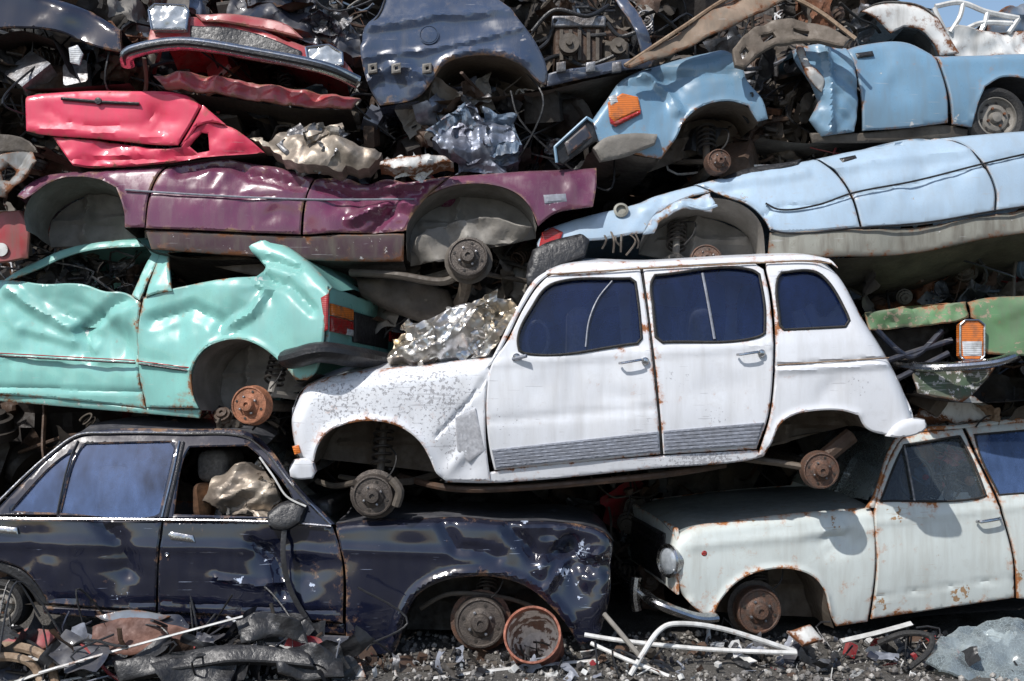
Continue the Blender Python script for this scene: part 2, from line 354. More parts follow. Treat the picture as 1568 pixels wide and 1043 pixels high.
    def wheel(s,x,y,rpx,n=-.06):
        c=s.f.uv([(x,y)])[0]; R=rpx*s.scale(x,y)
        mk('tyre',*lathe(s.f,c,[(R*.66,-.17),(R*.9,-.18),(R,-.15),(R*1.01,-.09),(R,-.03),(R*.93,0),(R*.8,.006),(R*.68,-.006),(R*.64,-.02)],n,48),M['rubber'],s.e)
        mk('wheel_rim',*lathe(s.f,c,[(R*.66,-.012),(R*.62,-.01),(R*.6,-.03),(R*.5,-.05),(R*.42,-.035),(R*.3,-.03),(R*.2,-.045),(R*.16,-.01),(.001,-.005)],n,40),M['tub'],s.e)
        for i in range(10):
            a=i*math.pi/5+.2; q=c+A([math.cos(a),math.sin(a)])*R*.47
            mk('rim_hole',*lathe(s.f,q,[(R*.05,0),(.001,.001)],n-.038,8),M['underdk'],s.e)
        for i in range(4):
            a=i*math.pi/2+.4; q=c+A([math.cos(a),math.sin(a)])*R*.3
            mk('wheel_nut',*lathe(s.f,q,[(R*.045,0),(R*.045,.015),(.001,.016)],n-.03,6),M['rust'],s.e)
    def box(s,name,x0,y0,x1,y1,na,nb,mat,rad=.01,seg=3):
        uv=s.f.uv([(x0,y1),(x1,y1),(x1,y0),(x0,y0)]); return rbox(name,s.f,uv,na,nb,mat,s.e,rad)
def rbox(name,f,uv,na,nb,mat,par,rad=.01):
    V=np.vstack([f.w(uv,na),f.w(uv,nb)]); F=[(0,1,2,3),(7,6,5,4)]+[(i,i+4,(i+1)%4+4,(i+1)%4) for i in range(4)]
    o=mk(name,V,F,mat,par)
    b=o.modifiers.new('b','BEVEL'); b.width=rad; b.segments=3; return o
def smooth3(p,step=.02):
    p=A(p,float); out=[]; N=len(p)
    for i in range(N-1):
        a=p[max(i-1,0)];b=p[i];c=p[i+1];d_=p[min(i+2,N-1)]; k=max(2,int(np.linalg.norm(c-b)/step)); k=min(k,30)
        for q in range(k):
            t=q/k; out.append(.5*((2*b)+(c-a)*t+(2*a-5*b+4*c-d_)*t*t+(3*b-a-3*c+d_)*t**3))
    out.append(p[-1]); return A(out)
def tube(pts,r,sides=8,flat=1.0,ref=None):
    p=A(pts,float); N=len(p); tg=np.gradient(p,axis=0) if N>2 else np.repeat((p[1:]-p[:1]),2,0); tg/=np.maximum(np.linalg.norm(tg,axis=1),1e-9)[:,None]
    a=A(ref,float) if ref is not None else (A([0,0,1.]) if abs(tg[0][2])<.9 else A([1.,0,0])); V=[]
    for i in range(N):
        a=a-tg[i]*np.dot(a,tg[i]); l=np.linalg.norm(a); a=a/l if l>1e-6 else nrm(np.cross(tg[i],(0.3,.5,.8)))
        b=np.cross(tg[i],a)
        for j in range(sides):
            t=2*math.pi*j/sides; V.append(p[i]+a*math.cos(t)*r*flat+b*math.sin(t)*r)
    F=[(i*sides+j,i*sides+(j+1)%sides,(i+1)*sides+(j+1)%sides,(i+1)*sides+j) for i in range(N-1) for j in range(sides)]
    F+=[tuple(range(sides))[::-1],tuple(range((N-1)*sides,N*sides))]
    return V,F
def lathe(f,c,prof,n0,seg=32):
    V=[]
    for r,n in prof:
        a=np.linspace(0,2*math.pi,seg,endpoint=False); V.append(f.w(np.c_[c[0]+np.cos(a)*r,c[1]+np.sin(a)*r],n0+n))
    F=[(i*seg+j,i*seg+(j+1)%seg,(i+1)*seg+(j+1)%seg,(i+1)*seg+j) for i in range(len(prof)-1) for j in range(seg)]
    return np.vstack(V),F
# ================================================================ CAR A : white hatchback
wA=paint('white_paint_hatchback',(.73,.75,.79),rust=.44,dirt=.32,chip=(.36,.36,.38),rustcol=(.25,.1,.04),dirtcol=(.43,.42,.41),rough=.3,var=.05,dust=.03,wsc=62,scratch=.5,coat=.7)
c=Car('white_wrecked_hatchback',(900,550),6.95,0,.02,belt=[(745,545),(1365,520)],lean=.16,cv=.2,W=1.4)
hood=[(757,546),(690,553),(600,563),(530,571),(480,584),(455,600),(444,625)]
c.panel('front_fender',[(757,547),(690,553),(600,563),(530,571),(480,584),(455,600),(444,625),(443,650),(448,685),(456,705),(480,706),(487,682),(505,660),(540,647),(580,645),(615,655),(643,677),(658,703),(668,726),(682,738),(751,738),(745,690),(743,640),(746,590)],wA,
 feats=[('round',hood,.11),('round',[(455,600),(444,625),(443,650),(448,690),(456,706)],.09),('ridge',[(480,706),(487,682),(505,660),(540,647),(580,645),(615,655),(643,677),(658,703),(668,726)],.025,.018),('ridge',[(752,562),(733,595),(690,645),(668,668)],.01,-.016),
 ('wear',(590,600),.42,.37),('wear',(500,620),.2,.32),('wear',(690,600),.25,.34),('wear',(700,690),.22,.3),('dent',(700,640),.1,-.015),('crush',(700,705),.1,.04,4)],dent=.006,grid=.018)
c.panel('front_vent_patch',[(697,640),(728,625),(742,690),(718,708),(700,690)],M['vent'],n0=.004,rim=.003,thick=.008,dent=.004,grid=.012,feats=[('ridge',[(702+5*i,640-3*i),(708+6*i,700-2*i)],.005,-.004) for i in range(5)])
c.panel('indicator_lamp',[(446,684),(456,682),(459,694),(450,697)],M['lor'],n0=-.02,grid=.02,dent=0,usebase=False)
c.skin('bonnet',hood,wA,na=-.10,nb=-.1,crown=.05,wear=.3)
doorA=[(752,560),(777,522),(802,472),(827,434),(845,419),(984,409),(990,460),(997,530),(1008,640),(1012,696),(757,721),(750,690),(745,640),(746,595)]
winA=[(793,522),(797,503),(815,470),(835,441),(852,431),(968,424),(976,430),(980,470),(983,518),(976,526),(803,541),(795,537)]
c.panel('front_door',doorA,wA,holes=[winA],feats=[('ridge',[(750,645),(1005,625)],.02,-.008),('ridge',[(760,556),(995,540)],.02,.008),('wear',(990,660),.2,.22),('wear',(780,650),.2,.26),('dent',(880,600),.25,-.014),('dent',(950,610),.1,-.01)])
doorB=[(989,408),(1163,400),(1176,410),(1182,450),(1184,560),(1176,640),(1160,688),(1017,696),(1012,640),(1001,530),(994,460)]
winB=[(1001,430),(1007,419),(1158,411),(1169,418),(1174,470),(1172,510),(1164,515),(1015,524),(1005,516),(1002,470)]
c.panel('rear_door',doorB,wA,holes=[winB],feats=[('ridge',[(1005,540),(1182,528)],.02,.008),('wear',(1028,576),.035,.55),('wear',(1044,590),.03,.52),('wear',(1050,575),.025,.5),('wear',(1100,640),.15,.28),('dent',(1110,590),.15,-.01)])
quart=[(1181,399),(1240,396),(1280,400),(1297,420),(1330,490),(1365,550),(1385,590),(1403,632),(1408,650),(1380,665),(1343,663),(1327,655),(1315,636),(1290,629),(1250,629),(1215,636),(1195,650),(1182,680),(1172,699),(1163,698),(1167,685),(1180,640),(1188,560),(1187,450),(1181,410)]
winC=[(1197,425),(1204,415),(1253,413),(1269,423),(1299,478),(1303,490),(1296,500),(1202,505),(1196,498)]
c.panel('rear_quarter',quart,wA,holes=[winC],grid=.018,feats=[('round',[(1280,400),(1297,420),(1330,490),(1365,550),(1385,590),(1408,650)],.09),('ridge',[(1190,560),(1362,549)],.009,-.016),('ridge',[(1190,568),(1362,558)],.018,.014),('wear',(1310,590),.15,.28),('ridge',[(1182,680),(1195,650),(1215,636),(1250,629),(1290,629),(1315,636)],.02,.012),('dent',(1280,600),.12,-.012)])
c.line('waist_seam',[(1190,559),(1280,553),(1362,548)],.004,M['tan'],-.004)
c.panel('windscreen_pillar',[(746,562),(757,541),(788,478),(820,425),(840,411),(850,412),(843,417),(825,432),(800,470),(775,520),(752,558)],wA,dent=.002,grid=.02)
c.panel('roof_rail',[(838,412),(862,402),(1000,396),(1160,388),(1250,386),(1281,392),(1292,408),(1280,399),(1240,395),(1180,398),(1165,398),(985,407),(848,417)],wA,n0=.006,dent=.002,feats=[('round',[(838,412),(862,402),(1000,396),(1160,388),(1250,386),(1281,392)],.04),('wear',(1240,395),.3,.2)],grid=.02,rim=.003)
c.line('roof_gutter',[(838,418),(985,409),(1165,400),(1240,397),(1282,401)],.005,M['tan'],.016)
roofA=[(838,412),(862,402),(1000,396),(1160,388),(1250,386),(1281,392)]
c.skin('roof',roofA,wA,na=-.04,nb=-.04,crown=.05)
c.skin('windscreen',[(757,547),(797,470),(838,412)],M['glassc'],na=-.03,nb=-.03,crown=.0,dent=0)
c.skin('tailgate_lower',[(1330,490),(1365,550),(1385,590),(1408,650),(1380,665)],wA,na=-.07,nb=-.07,crown=0)
c.skin('tailgate_glass',[(1284,396),(1297,420),(1330,490)],M['glassc'],na=-.07,nb=-.07,crown=0,dent=0)
c.skin('front_grille_panel',[(444,625),(443,650),(448,685),(458,706)],wA,na=-.08,nb=-.08,crown=0)
c.panel('sill',[(752,724),(1012,699),(1163,690),(1172,700),(1150,706),(1012,718),(757,741),(680,740)],wA,n0=-.012,wear=.15,feats=[('wear',(1080,705),.3,.4)],dent=.004,grid=.02)
for nm,pl in(('front_door_moulding',[(753,689),(1008,661),(1011,692),(759,718)]),('rear_door_moulding',[(1016,660),(1170,647),(1160,682),(1018,692)])):
    a,b,cc,dd=[A(q,float) for q in pl]; ft=[]
    for i in range(1,6):
        t=i/6; ft.append(('ridge',[tuple(a*(1-t)+dd*t),tuple(b*(1-t)+cc*t)],.005,-.004))
    c.panel(nm,pl,M['grey'],n0=.012,grid=.009,feats=ft,dent=0,rim=.004)
c.panel('side_shell_far',[(757,547),(690,553),(600,563),(530,571),(480,584),(455,600),(444,625),(448,690),(700,735),(1150,703),(1300,640),(1408,650),(1365,550),(1281,400),(1000,398),(838,416)],wA,holes=[winA,winB,winC],mirror=True,grid=.06)
for nm,wn in(('front_window',winA),('rear_window',winB),('quarter_window',winC)):
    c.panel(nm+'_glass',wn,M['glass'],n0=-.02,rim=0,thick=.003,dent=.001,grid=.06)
    c.line(nm+'_seal',wn,.008,M['rubber'],.0,closed=True)
c.line('window_divider',[(940,428),(918,455),(903,490),(897,531)],.005,M['grey'],-.006)
c.line('window_divider',[(1081,416),(1087,460),(1095,519)],.008,M['grey'],-.006)
c.line('door_gap',[(987,409),(992,460),(999,530),(1010,640),(1014,697)],.004,M['rubber'],-.008)
def handle(c,x0,y0,x1,y1,mat,r=.008):
    mk('door_handle',*tube(smooth3([c.pt(x0,y0,.01),c.pt(x0+3,y0,.035),c.pt((x0+x1)/2,(y0+y1)/2,.04),c.pt(x1-3,y1,.035),c.pt(x1,y1,.01)]),r,8,.7,c.f.n),mat,c.e)
handle(c,948,556,984,551,M['chrome']); handle(c,1128,543,1162,539,M['chrome'])
for x,y in((988,553),(1166,541),(791,547)): 
    mk('lock_boss',*lathe(c.f,c.f.uv([(x,y)])[0],[(.022,-.01),(.022,.012),(.015,.02),(.001,.022)],-.005,16),M['chrome'],c.e)
mk('mirror_stub',*tube([c.pt(785,550,.0),c.pt(806,545,.04)],.011,8),M['grey'],c.e)
c.panel('front_bumper_end',[(443,716),(450,704),(466,702),(480,708),(484,722),(478,733),(455,734),(444,730)],wA,n0=.03,feats=[('round',[(443,716),(450,704),(466,702),(480,708),(484,722)],.03)],grid=.02)
c.skin('front_bumper',[(450,704),(443,716),(444,730),(460,735)],wA,na=.02,nb=0,crown=0)
c.panel('rear_bumper_end',[(1357,668),(1372,650),(1398,640),(1416,642),(1420,652),(1410,662),(1380,670)],wA,n0=.035,feats=[('round',[(1357,668),(1372,650),(1398,640),(1416,642),(1420,652)],.03)],grid=.02)
c.skin('rear_bumper',[(1398,640),(1416,642),(1420,655),(1405,664)],M['chrome'],na=.02,nb=0,crown=0)
archF=[(476,712),(487,682),(505,660),(540,647),(580,645),(615,655),(643,677),(658,703),(672,735)]
c.well(archF,M['tubbrown'],.45); c.well([(1168,700),(1182,680),(1195,650),(1215,636),(1250,629),(1290,629),(1315,636),(1330,657)],M['tubbrown'],.4)
c.skin('floor_pan',[(672,738),(757,742),(1012,720),(1160,706)],M['underdk'],na=-.03,nb=0,crown=0)
c.skin('rear_floor_pan',[(1170,698),(1250,672),(1380,664)],M['underdk'],na=-.35,nb=0,crown=0)
mk('exhaust_pipe',*tube(smooth3([c.pt(600,742,-.5),c.pt(690,752,-.15),c.pt(800,750,-.12),c.pt(1000,732,-.12),c.pt(1120,716,-.2)]),.02,8),M['rustdk'],c.e)
c.hub(570,760,32,M['hubgrey'],-.02,back=M['hubgrey']); c.hub(1262,722,29,M['hub'],-.06); c.susp(575,745,655,arm=(90,-8))
mk('caliper',*tube(smooth3([c.pt(600,735,-.02),c.pt(612,752,-.01),c.pt(606,775,-.02)]),.03,8,.9),M['under'],c.e)
mk('drive_shaft',*tube(smooth3([c.pt(540,742,-.1),c.pt(500,752,-.3),c.pt(465,750,-.5)]),.018,8),M['under'],c.e)
mk('trailing_arm',*tube([c.pt(1262,722,-.14),c.pt(1200,712,-.16),c.pt(1140,705,-.2)],.034,8,.6),M['tubbrown'],c.e)
mk('damper',*tube([c.pt(1275,705,-.2),c.pt(1320,670,-.22)],.05,10),M['rustdk'],c.e)
for x in(880,1075):
    c.box('seat_back',x-8,466,x+30,600,-.24,-.6,M['seat'],.06); c.box('seat_back',x-8,466,x+30,600,-.78,-1.12,M['seat'],.06)
mk('steering_wheel',*tube([c.pt(824+17*math.cos(a),518+28*math.sin(a),-.2+.06*math.cos(a)) for a in np.linspace(0,6.28,30)],.011,8),M['seat'],c.e)
c.skin('cabin_floor',[(760,600),(1300,570)],M['underdk'],na=-.06,nb=-.06,crown=0)
# ================================================================ CAR B : navy sedan
nB=paint('navy_paint',(.006,.008,.022),rust=.38,dirt=.12,chip=(.4,.46,.58),rough=.05,coat=1.4,dust=.03,rustcol=(.16,.09,.05),dirtcol=(.05,.05,.055),wsc=18,scratch=.35,wob=.35)
nBm=paint('navy_paint_dull',(.028,.033,.05),rust=.4,dirt=.3,chip=(.3,.35,.45),rough=.25,coat=.5,dust=.15,dirtcol=(.1,.1,.11))
b=Car('dark_blue_wrecked_sedan',(400,850),7.0,0,.06,belt=[(0,792),(510,803)],lean=.28,cv=.25,W=1.45)
b.panel('rear_door',[(246,799),(240,868),(236,937),(150,932),(72,926),(58,902),(35,875),(0,860),(-60,850),(-60,795)],nB,dent=.008,feats=[('ridge',[(-60,830),(240,838)],.03,.012),('ridge',[(40,915),(236,925)],.01,-.01),('crush',(185,865),.17,.05,3),('fold',[(150,800),(190,840),(200,880)],.05,-.025),('crush',(50,870),.2,.04,3),('wear',(40,890),.1,.34),('wear',(180,905),.1,.28)])
frB=[(-60,800),(-20,795),(70,690),(98,664),(150,658),(265,658),(372,664),(398,682),(445,738),(512,803),(500,806),(430,796),(270,795),(244,795),(0,790)]
wq=[(14,783),(88,698),(98,694),(84,786)]; wr=[(90,786),(108,690),(115,681),(246,678),(254,688),(242,786),(235,790)]; wf=[(264,788),(272,700),(278,686),(368,684),(384,696),(438,752),(447,770),(432,793)]
b.panel('window_frame',frB,nB,holes=[wq,wr,wf],n0=.001,dent=.002,grid=.025)
b.line('window_chrome',[(-40,808),(68,692),(100,668),(150,664),(265,665),(368,671),(394,688),(442,742),(507,804)],.008,M['chrome'],.012)
b.line('belt_chrome',[(-60,793),(0,794),(244,796),(430,800),(507,806)],.008,M['chrome'],.012)
b.line('pillar_chrome',[(262,676),(258,720),(247,792)],.005,M['chrome'],.01)
b.line('pillar_black',[(268,678),(264,720),(254,792)],.009,M['black'],.006)
b.line('quarter_divider',[(103,676),(96,700),(86,788)],.006,M['black'],.006)
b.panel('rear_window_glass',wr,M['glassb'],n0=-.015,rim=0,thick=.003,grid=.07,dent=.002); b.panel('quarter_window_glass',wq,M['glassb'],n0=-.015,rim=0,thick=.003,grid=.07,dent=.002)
b.panel('front_door',[(250,799),(430,801),(508,807),(518,835),(524,870),(524,955),(420,948),(240,938),(243,870)],nB,dent=.01,grid=.02,feats=[('ridge',[(245,838),(400,842),(522,850)],.03,.012),('dent',(410,850),.12,-.035),('fold',[(385,830),(420,860),(430,910)],.05,-.03),('crush',(450,875),.2,.05,3),('crush',(320,880),.15,.025,3),('wear',(408,862),.05,.5),('wear',(478,900),.05,.45),('fold',[(330,885),(390,895),(430,893)],.03,.02),('wear',(365,890),.05,.48),('ridge',[(240,922),(524,938)],.01,-.01)])
topB=[(512,803),(560,797),(650,795),(700,793),(775,799),(850,800),(925,815),(942,832)]
archB=[(610,985),(622,942),(640,912),(670,893),(720,883),(770,886),(810,901),(840,926),(868,958),(888,990)]
b.panel('front_fender',topB+[(938,870),(935,920),(925,960),(910,984),(889,991),(868,958),(840,926),(810,901),(770,886),(720,883),(670,893),(640,912),(622,942),(610,985),(600,1008),(527,1008),(529,957),(528,870),(520,835)],nB,dent=.012,grid=.019,
 feats=[('round',topB,.05),('round',[(942,832),(938,870),(935,920),(925,960)],.08),('ridge',[(600,990),(612,942),(633,908),(668,886),(720,875),(773,878),(815,893),(848,920),(878,955)],.018,.02),('ridge',[(525,842),(620,846),(760,850)],.025,.012),
 ('crush',(860,850),.2,.1,3.5),('crush',(905,880),.16,.1,4),('fold',[(780,810),(820,850),(870,840),(900,870)],.06,-.045),('fold',[(840,900),(870,860),(920,850)],.05,.035),('fold',[(680,800),(700,840),(760,850)],.05,-.03),('wear',(865,880),.07,.58),('wear',(895,845),.08,.5),('wear',(800,797),.07,.5),('wear',(822,870),.05,.55),('wear',(890,925),.09,.45),('wear',(790,845),.05,.4)])
b.skin('bonnet',topB,nBm,na=-.05,nb=-.05,crown=.035,crump=.012,dent=.015)
b.skin('roof',[(98,664),(150,658),(265,658),(372,664),(398,682)],nBm,na=-.01,nb=-.01,crown=.05,dent=.03,wear=.1)
b.skin('windscreen_frame',[(398,682),(445,738),(512,803)],M['glassc'],na=-.02,nb=-.02,crown=0)
b.skin('front_panel',[(942,832),(938,870),(935,920),(925,960)],M['black'],na=-.08,nb=-.08,crown=0,crump=.03)
b.skin('rear_screen',[(-60,800),(-20,795),(70,690),(98,664)],nB,na=-.02,nb=-.02,crown=0)
b.skin('floor_pan',[(-60,925),(72,930),(240,945),(600,1006)],M['underdk'],na=-.04,nb=0,crown=0)
b.panel('sill',[(60,930),(240,940),(420,950),(526,958),(526,975),(240,957),(62,942)],nB,n0=-.02,grid=.025)
b.panel('side_shell_far',[(-60,800),(70,690),(98,664),(372,664),(512,803),(925,815),(938,870),(910,984),(600,1000),(-60,925)],nBm,mirror=True,grid=.08,holes=[wr,wf])
b.well(archB,M['underdk'],.45); b.hub(735,958,40,M['hubgrey'],-.08,back=M['hub']); b.susp(742,925,885,M['under'],arm=(60,10))
mk('anti_roll_bar',*tube(smooth3([b.pt(640,940,-.2),b.pt(690,915,-.15),b.pt(780,925,-.2),b.pt(850,955,-.25)]),.014,8),M['under'],b.e)
b.wheel(-8,930,40,-.05)
b.panel('rear_arch_trim',[(-60,850),(0,862),(34,878),(57,905),(70,928),(55,930),(35,900),(0,878),(-60,872)],M['black'],n0=-.03)
b.panel('door_handle_plate',[(258,818),(262,814),(296,820),(299,830),(262,826)],M['chrome'],n0=.016,grid=.01,rim=.004)
b.panel('rear_door_handle_plate',[(-6,806),(26,808),(28,818),(-6,816)],M['chrome'],n0=.016,grid=.01,rim=.004)
mk('door_lock',*lathe(b.f,b.f.uv([(256,849)])[0],[(.012,0),(.012,.014),(.008,.018),(.001,.014)],-.005,16),M['chrome'],b.e)
b.panel('door_mirror',[(410,785),(430,770),(455,765),(470,775),(462,800),(440,812),(416,810)],M['black'],n0=.07,thick=.06,feats=[('round',[(410,785),(430,770),(455,765),(470,775),(462,800),(440,812),(416,810)],.03)],grid=.02)
mk('hanging_strap',*tube(smooth3([b.pt(438,800,.03),b.pt(436,850,.05),b.pt(446,900,.04),b.pt(470,945,.03),b.pt(500,985,.05)]),.017,6,.3,b.f.n),M['black'],b.e)
b.box('seat_back',275,692,325,745,-.35,-.9,M['seat'],.06); b.box('seat_foam',272,745,302,800,-.3,-1.0,M['seatorange'],.04); b.box('dashboard',440,770,500,850,-.2,-1.3,M['black'],.03)
b.box('rear_seat_back',120,715,175,800,-.25,-1.15,M['seat'],.06)
b.skin('cabin_floor',[(0,860),(500,870)],M['underdk'],na=-.08,nb=-.08,crown=0)
mk('pillar_damage',*tube(smooth3([b.pt(398,700,.01),b.pt(420,730,.02),b.pt(440,760,.02),b.pt(470,775,.03)]),.006,6),M['whitep'],b.e)
# ================================================================ CAR C : white sedan
wC=paint('cream_white_paint',(.63,.68,.66),rust=.57,dirt=.3,chip=(.35,.22,.12),rustcol=(.28,.11,.04),dirtcol=(.33,.31,.26),rough=.28,var=.06,dust=.06,coat=.6)
gC=paint('grey_hood_paint',(.2,.23,.23),rust=.5,dirt=.3,rough=.35,coat=.3,dust=.1)  # grey bonnet colour, darker than the body paint
a=Car('white_wrecked_sedan',(1040,870),7.15,.13,.02,belt=[(1040,790),(1568,760)],lean=.3,cv=.22,W=1.42)
topC=[(1338,778),(1250,785),(1180,792),(1120,800),(1065,808),(1037,822)]
archC=[(1088,956),(1105,918),(1130,890),(1165,874),(1210,871),(1245,883),(1264,906),(1274,940),(1284,966)]
a.panel('front_fender',topC+[(1030,850),(1036,885),(1050,915),(1075,940),(1092,950),(1105,918),(1130,890),(1165,874),(1210,871),(1245,883),(1264,906),(1274,940),(1286,962),(1335,955),(1341,860)],wC,
 feats=[('round',topC,.06),('round',[(1037,822),(1030,850),(1036,885),(1050,915)],.06),('ridge',[(1092,950),(1105,918),(1130,890),(1165,874),(1210,871),(1245,883),(1264,906),(1274,940)],.018,.015),('ridge',[(1060,835),(1200,822),(1336,812)],.03,.01),('crush',(1280,810),.14,.06,5),('wear',(1280,800),.08,.4),('wear',(1160,800),.05,.4)],dent=.006,grid=.022)
winD=[(1350,768),(1386,704),(1400,684),(1489,670),(1500,705),(1512,759),(1500,763)]
a.panel('front_door',[(1341,778),(1347,760),(1391,684),(1402,674),(1496,659),(1506,700),(1527,765),(1550,850),(1558,917),(1340,951),(1344,860)],wC,holes=[winD],feats=[('ridge',[(1342,800),(1535,778)],.02,.008),('wear',(1372,786),.07,.6),('wear',(1475,912),.1,.6),('wear',(1352,925),.08,.55),('wear',(1440,850),.05,.35),('ridge',[(1345,915),(1555,885)],.01,-.008)],dent=.006)
winE=[(1514,700),(1512,668),(1660,655),(1660,750),(1532,758)]
a.panel('rear_door',[(1502,657),(1680,640),(1700,930),(1563,918),(1554,850),(1532,765),(1512,700)],wC,holes=[winE],dent=.006,feats=[('ridge',[(1535,778),(1690,760)],.02,.008),('wear',(1560,880),.08,.45)])
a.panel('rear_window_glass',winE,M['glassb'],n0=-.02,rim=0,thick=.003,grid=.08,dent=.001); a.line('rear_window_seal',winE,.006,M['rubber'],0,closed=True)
a.panel('front_window_glass',winD,M['glassc'],n0=-.02,rim=0,thick=.003,grid=.08,dent=.001)
a.line('front_window_seal',winD,.007,M['rubber'],0,closed=True); a.line('quarterlight_bar',[(1400,684),(1402,768)],.007,M['steel'],0)
a.panel('screen_pillar',[(1327,778),(1338,764),(1378,688),(1398,668),(1500,652),(1680,634),(1680,640),(1500,658),(1402,672),(1390,682),(1346,760),(1340,778)],wC,n0=.004,dent=.002,grid=.02,wear=.2)
a.skin('roof',[(1398,668),(1500,651),(1600,642),(1680,634)],wC,na=-.02,nb=-.02,crown=.04,crump=.035,dent=.03,wear=.2)
a.skin('bonnet',topC,gC,na=-.05,nb=-.05,crown=.05,dent=.015)
a.skin('windscreen',[(1335,768),(1360,722),(1398,668)],M['crack'],na=-.04,nb=-.04,crown=0,dent=.02,crump=.02)
a.skin('dashboard',[(1345,790),(1420,780)],M['black'],na=-.08,nb=-.08,crown=0)
a.skin('cabin_floor',[(1345,860),(1690,850)],M['underdk'],na=-.08,nb=-.08,crown=0)
a.skin('floor_pan',[(1284,962),(1340,955),(1700,930)],M['underdk'],na=-.04,nb=0,crown=0)
a.panel('side_shell_far',topC+[(1030,850),(1050,915),(1286,962),(1700,930),(1680,634),(1398,668)],wC,mirror=True,grid=.08,holes=[winD,winE])
c0=a.f.w(a.f.uv([(1036,880)]),0)[0]
ff=Frame(c0,a.f.n,a.f.v)
a.panel('front_face',[(-1.38,-.12),(-.03,-.12),(-.03,.2),(-.06,.26),(-1.36,.28)],wC,frame=ff,metric=True,n0=-.01,dent=.01)
gf=[('ridge',[(-1.15,-.05+.03*i),(-.3,-.05+.03*i)],.006,.012) for i in range(9)]
a.panel('grille',[(-1.15,-.09),(-.28,-.09),(-.28,.2),(-1.15,.2)],M['black'],frame=ff,metric=True,n0=.008,grid=.014,feats=gf,dent=0)
hl=a.pt(1034,861,-.07); hn=nrm(-a.f.u*.92+a.f.n*.39); hf=Frame(hl,nrm(np.cross(a.f.v,hn)),a.f.v)
hf2=Frame(ff.w(A([[-1.27,.07]]),0)[0],a.f.n,a.f.v)
M['headglass']=simple('headlight_glass',(.5,.54,.58),(.3,.33,.36),6,(.08,.2),.3,.1)
for fr_ in(hf,hf2):
    mk('headlight_ring',*lathe(fr_,(0,0),[(.08,-.06),(.094,.01),(.1,.03),(.094,.042),(.078,.034),(.076,.02)],.0,32),M['chrome'],a.e)
    mk('headlight_glass',*lathe(fr_,(0,0),[(.078,.022),(.066,.034),(.04,.044),(.001,.048)],.0,32),M['headglass'],a.e)
bp=smooth3([a.pt(1092,944,.03),a.pt(1060,942,.06)]+[ff.w(A([[u_,-.16]]),.14-.03*abs(u_+.7))[0] for u_ in(0.02,-.25,-.7,-1.15,-1.42)])
mk('front_bumper',*tube(bp,.05,12,.6),M['chrome'],a.e)
mk('bumper_overrider',*tube(smooth3([ff.w(A([[-.3,z_]]),.15+.03*math.cos(z_*9+1.4))[0] for z_ in(-.26,-.2,-.14,-.06)]),.035,10),M['chrome'],a.e)
mk('side_marker',*lathe(a.f,a.f.uv([(1078,847)])[0],[(.022,0),(.022,.012),(.012,.02),(.001,.02)],-.01,16),M['lred'],a.e)
a.well(archC,M['tubbrown'],.42); a.hub(1170,940,35,M['hub'],-.08,back=M['hubgrey']); a.susp(1180,915,880,M['under'],arm=(50,5))
handle(a,1494,798,1530,793,M['chrome'],.01)
mk('steering_wheel',*tube([a.pt(1432+20*math.cos(t_),738+32*math.sin(t_),-.25+.05*math.cos(t_)) for t_ in np.linspace(0,6.28,30)],.011,8),M['black'],a.e)
a.box('seat_back',1450,715,1500,800,-.6,-1.1,M['seat'],.06)
# ================================================================ CAR D : teal hatchback
tD=paint('teal_paint',(.23,.53,.48),rust=.4,dirt=.24,chip=(.55,.6,.58),rustcol=(.2,.1,.05),dirtcol=(.18,.28,.26),rough=.2,coat=.8,var=.1,dust=.04)
e=Car('teal_wrecked_hatchback',(497,480),6.98,-.24,.08,belt=[(0,432),(500,440)],lean=.35,cv=.25,W=1.4)
e.panel('front_door',[(-80,436),(10,428),(60,434),(120,434),(160,446),(185,447),(213,462),(209,500),(206,540),(207,580),(212,624),(100,612),(-80,598)],tD,dent=.012,crump=.01,cf=3,grid=.018,feats=[('crush',(120,500),.28,.07,3),('crush',(30,490),.25,.06,3),('crush',(180,520),.18,.06,4),('ridge',[(-80,590),(210,600)],.014,-.012),('ridge',[(-80,545),(207,556)],.014,.008),('fold',[(10,440),(60,478),(115,505)],.06,.035),('fold',[(115,505),(150,480),(190,458)],.06,-.035),('fold',[(115,505),(130,548)],.05,-.03),('fold',[(30,500),(80,515),(140,530)],.05,.02),('wear',(205,470),.04,.5),('wear',(120,505),.04,.4)])
archD=[(298,628),(290,600),(292,568),(305,543),(330,525),(365,519),(400,531),(430,556),(450,584)]
e.panel('rear_quarter',[(217,456),(240,447),(330,427),(384,421),(393,405),(375,388),(350,376),(362,362),(400,361),(430,376),(465,402),(490,425),(502,438),(499,490),(493,535),(480,570),(466,582),(450,581),(430,556),(400,531),(365,519),(330,525),(305,543),(292,568),(290,600),(297,625),(214,623),(209,580),(208,540),(211,500)],tD,dent=.012,crump=.008,cf=3,grid=.018,
 feats=[('round',[(400,361),(430,376),(465,402),(490,425),(502,438)],.06),('round',[(384,421),(393,405),(375,388),(350,376)],.03),('crush',(405,425),.16,.08,4),('crush',(290,480),.25,.06,3),('crush',(360,490),.14,.04,4),('fold',[(386,420),(405,445),(385,475),(345,500)],.045,.04),('fold',[(395,425),(440,440),(480,475)],.05,-.035),('fold',[(230,490),(290,470),(345,500)],.06,-.03),('fold',[(350,380),(400,395),(450,410)],.04,-.03),('ridge',[(298,610),(290,568),(305,543),(330,525),(365,519),(400,531),(430,556)],.02,.015),('ridge',[(212,556),(292,566)],.014,.008),('wear',(390,425),.05,.55),('wear',(240,490),.04,.45)])
